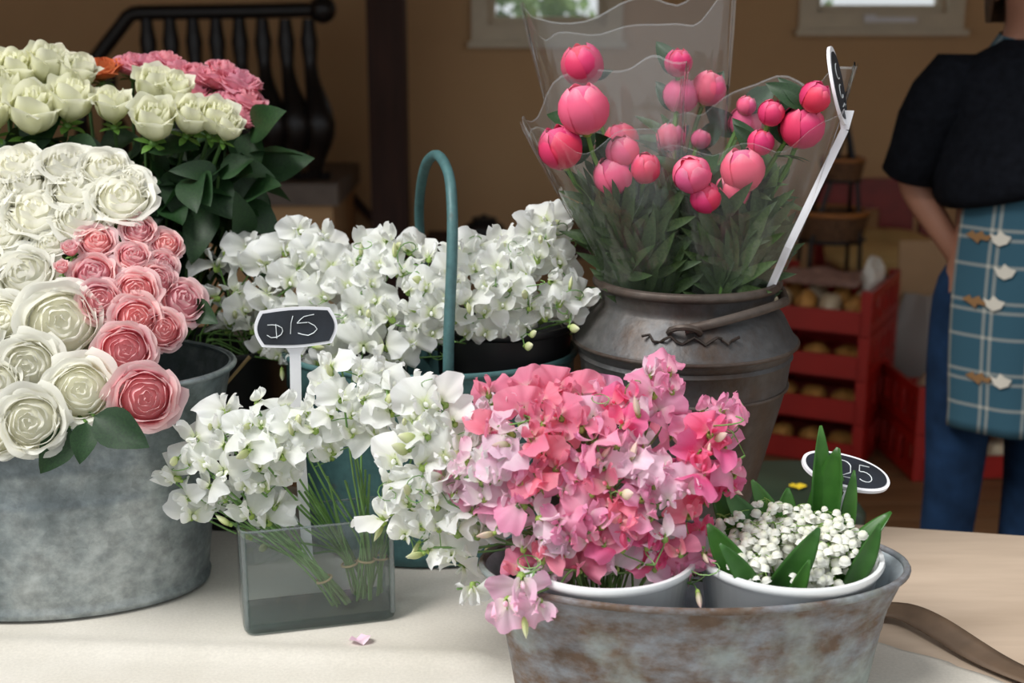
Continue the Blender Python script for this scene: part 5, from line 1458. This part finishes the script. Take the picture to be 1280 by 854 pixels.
# other arm: bent, hand in front at the waist
s2 = nd((.175, .01, 1.36), .055, uch); e2 = nd((.25, .03, 1.13), .040, s2); w2 = nd((.17, -.19, 1.02), .027, e2)
dh2 = V((-.55, -.45, -.6)).normalized(); pm2 = nd(V((.17, -.19, 1.02)) + dh2 * .05, (.032, .018), w2)
for k, (oz, ln) in enumerate(((.026, .066), (.009, .080), (-.009, .078), (-.026, .060))):
    b0_ = V((.17, -.19, 1.02)) + dh2 * .09 + V((.012, 0, oz))
    a = nd(b0_, .0090, pm2); b_ = nd(b0_ + dh2 * ln * .5 + V((0, -.01, -.006)), .0085, a); nd(b0_ + dh2 * ln * .8 + V((.012, .006, -.014)), .0075, b_)
th2 = nd(V((.17, -.19, 1.02)) + dh2 * .04 + V((-.02, .0, .034)), .0095, pm2); nd(V((.17, -.19, 1.02)) + dh2 * .075 + V((-.035, -.01, .045)), .0085, th2)
for sx in (-1, 1):
    h_ = nd((sx * .085, 0, .84), .082, pel); k_ = nd((sx * .088, -.01, .48), .055, h_); a_ = nd((sx * .09, .02, .09), .036, k_); nd((sx * .095, -.10, .035), (.038, .028), a_)
skinmesh('body', v_, e_, r_, MAT['skin'], 2, 0)
# face details and hair (above the frame of the photograph)
for sx in (-1, 1):
    obj('eye', MB().ball(J(sx * .03, -.089, 1.57), .0105, 10, 7).mesh('eye'), MAT['eye'], t)
    obj('ear', MB().ball(J(sx * .078, .005, 1.555), (.012, .022, .032), 10, 8).mesh('ear'), MAT['skin'], t)
obj('nose', MB().grid(lambda u, v: J((.004 + .012 * v) * math.cos(PI * u), -.100 - .022 * math.sin(PI * u) * v ** 1.2, 1.575 - .045 * v), 8, 6).mesh('nose'), MAT['skin'], t)
obj('mouth', MB().ball(J(0, -.092, 1.502), (.024, .012, .008), 12, 6).mesh('mouth'), MAT['lips'], t)
def hairfn(u, v):
    a = u * 6.283; b_ = v * 1.95
    p = V((math.sin(b_) * math.cos(a) * .094, math.sin(b_) * math.sin(a) * .108, math.cos(b_) * .10))
    front = max(0, -math.sin(a))
    if v > .55: p.z = max(p.z, -.02 + .09 * front) if front > .2 else p.z - (v - .55) * .22
    return J(p.x, p.y + .01, p.z + 1.615) + V((.004 * math.sin(a * 9), .004 * math.cos(a * 11), 0))
obj('hair', MB().grid(hairfn, 36, 12, True).mesh('hair', True, 0), MAT['hair'], t)
# top with elbow sleeves: a loose torso and two sleeves in one mesh
mb = MB()
RT = [(1.105, .150, .150), (1.10, .166, .172), (1.118, .178, .186), (1.16, .184, .186), (1.22, .178, .170), (1.28, .172, .150), (1.33, .176, .130), (1.365, .176, .112), (1.392, .150, .098), (1.415, .112, .084), (1.435, .074, .066), (1.447, .062, .060)]
def tor(u, v):
    k = v * (len(RT) - 1); i = min(len(RT) - 2, int(k)); f = k - i
    z, rx, ry = [RT[i][q] * (1 - f) + RT[i + 1][q] * f for q in range(3)]
    a = u * 2 * PI; x = rx * math.cos(a); y = ry * math.sin(a)
    hem = max(0, 1 - (z - 1.10) / .14)
    z += hem * .30 * (x + .17)
    wr_ = 1 + .02 * math.sin(a * 5 + z * 30) * hem
    return J(x * wr_, y * wr_ - .012 * hem, z)
mb.grid(tor, 44, 33, True)
cuff = sh.lerp(el, .93) + V((-.004, 0, .0))
mb.tube([J(*p) for p in (V((-.10, .01, 1.372)), V((-.150, .01, 1.362)), sh.lerp(el, .12) + V((.012, 0, -.012)), sh.lerp(el, .4), sh.lerp(el, .7), cuff, cuff + (el - sh).normalized() * .004)], [.045, .066, .070, .066, .064, .063, .052], 20)
mb.tube([J(.10, .01, 1.372), J(.150, .01, 1.362), J(.185, .012, 1.335), J(.205, .02, 1.27), J(.225, .025, 1.20), J(.240, .028, 1.155), J(.241, .028, 1.150)], [.045, .066, .070, .066, .062, .060, .050], 20)
obj('black_top', mb.mesh('black_top', True, 0), MAT['shirt'], t)
# jeans
v_ = []; e_ = []; r_ = []
c0 = nd((0, 0, 1.04), (.142, .11)); c1 = nd((0, .005, .92), (.162, .125), c0)
for sx in (-1, 1):
    h_ = nd((sx * .085, 0, .83), .094, c1); m2 = nd((sx * .088, -.005, .66), .078, h_); k_ = nd((sx * .088, -.01, .49), .066, m2); q_ = nd((sx * .09, .01, .30), .060, k_); nd((sx * .09, .02, .10), .048, q_)
skinmesh('jeans', v_, e_, r_, MAT['jeans'], 2, 1)
for sx in (-1, 1):
    obj('shoe', MB().ball(J(sx * .093, -.05, .035), (.048, .13, .038), 14, 9).mesh('shoe'), MAT['darkjean'], t)
# apron: skirt of plaid wrapped round the front
zt_, zb_ = 1.16, at(1220, 548, Y0 - .17).z
def ap(u, v):
    a = math.radians(-156 + 150 * u)      # round the front (towards the camera)
    z = zb_ + (zt_ - zb_) * v
    rx = .162 + .012 * math.sin(PI * min(1, (1 - v) * 1.1)) ; ry = .165 + .012 * (1 - v)
    wv = 1 + .02 * math.sin(a * 9 + 2 * v) * (1 - v)
    return J(rx * math.cos(a) * wv + .012, ry * math.sin(a) * wv - .004, z)
mb = MB()
mb.grid(ap, 40, 24)
mb.uv = [(u * .52, v * (zt_ - zb_) + .02) for u, v in mb.uv]
me = mb.mesh('apron'); ao = obj('apron', me, MAT['plaid'], t)
so = ao.modifiers.new('thick', 'SOLIDIFY'); so.thickness = .003
def motif(px, py, kind):
    # find apron point whose picture lies at this pixel
    best = None
    for i in range(60):
        for j in range(40):
            p = ap(i / 59, j / 39); d = p - V((0, 0, CAM_Z))
            f = d.y * math.cos(PITCH) - d.z * math.sin(PITCH); xx = 640 + FPX * d.x / f; yy = 427 - FPX * (d.z * math.cos(PITCH) + d.y * math.sin(PITCH)) / f
            e = (xx - px)**2 + (yy - py)**2
            if best is None or e < best[0]: best = (e, i / 59, j / 39)
    _, u0, v0 = best; mb = MB()
    shapes = [[(-.045, .004), (-.02, .024), (-.012, .010), (.01, .026), (.02, .008), (.045, .016), (.03, -.010), (.008, -.006), (0, -.024), (-.02, -.008)], [(-.034, .020), (-.014, .012), (-.004, .034), (.012, .018), (.030, .012), (.020, -.014), (-.002, -.026), (-.020, -.014)]][kind]
    k = 1.0
    vs_ = []
    for (dx, dy) in shapes:
        q = ap(min(1, max(0, u0 + dx * k * 1.5)), min(1, max(0, v0 + dy * k * 1.0 / (zt_ - zb_) * .55)))
        ax_ = V((X0, Y0, q.z)); vs_.append(q + (q - ax_).normalized() * .005)
    mb.add(vs_, [tuple(range(len(vs_)))])
    obj('printed_leaf' if kind == 0 else 'printed_bird', mb.mesh('motif'), MAT['motifo' if kind == 0 else 'motifw'], t)
for px, py, kd in ((1224, 296, 0), (1256, 340, 1), (1252, 296, 1), (1218, 380, 0), (1242, 384, 1), (1222, 474, 0), (1254, 474, 1)): motif(px, py, kd)
# plaid collar
obj('collar', MB().grid(lambda u, v: J((.062 + .022 * v) * math.cos(u * 6.283), (.058 + .022 * v) * math.sin(u * 6.283) + .01, 1.455 - .035 * v + .01 * math.sin(u * 6.283)), 24, 4, True).mesh('collar'), MAT['plaid'], t)
# red cloth hanging from the hand in front
hp_ = V((X0 + .17, Y0 - .19, 1.02)) + dh2 * .12
tag(obj('red_cloth', MB().grid(lambda u, v: hp_ + V((-.03 + (.03 + .03 * v) * math.cos(u * 6.283), -.015 + (.018 + .012 * v) * math.sin(u * 6.283) + .006 * math.sin(u * 25), .03 - .24 * v)), 20, 8, True).mesh('red_cloth'), MAT['redcloth']), 'red cloth held in the hand before the plaid apron', 'cloth')
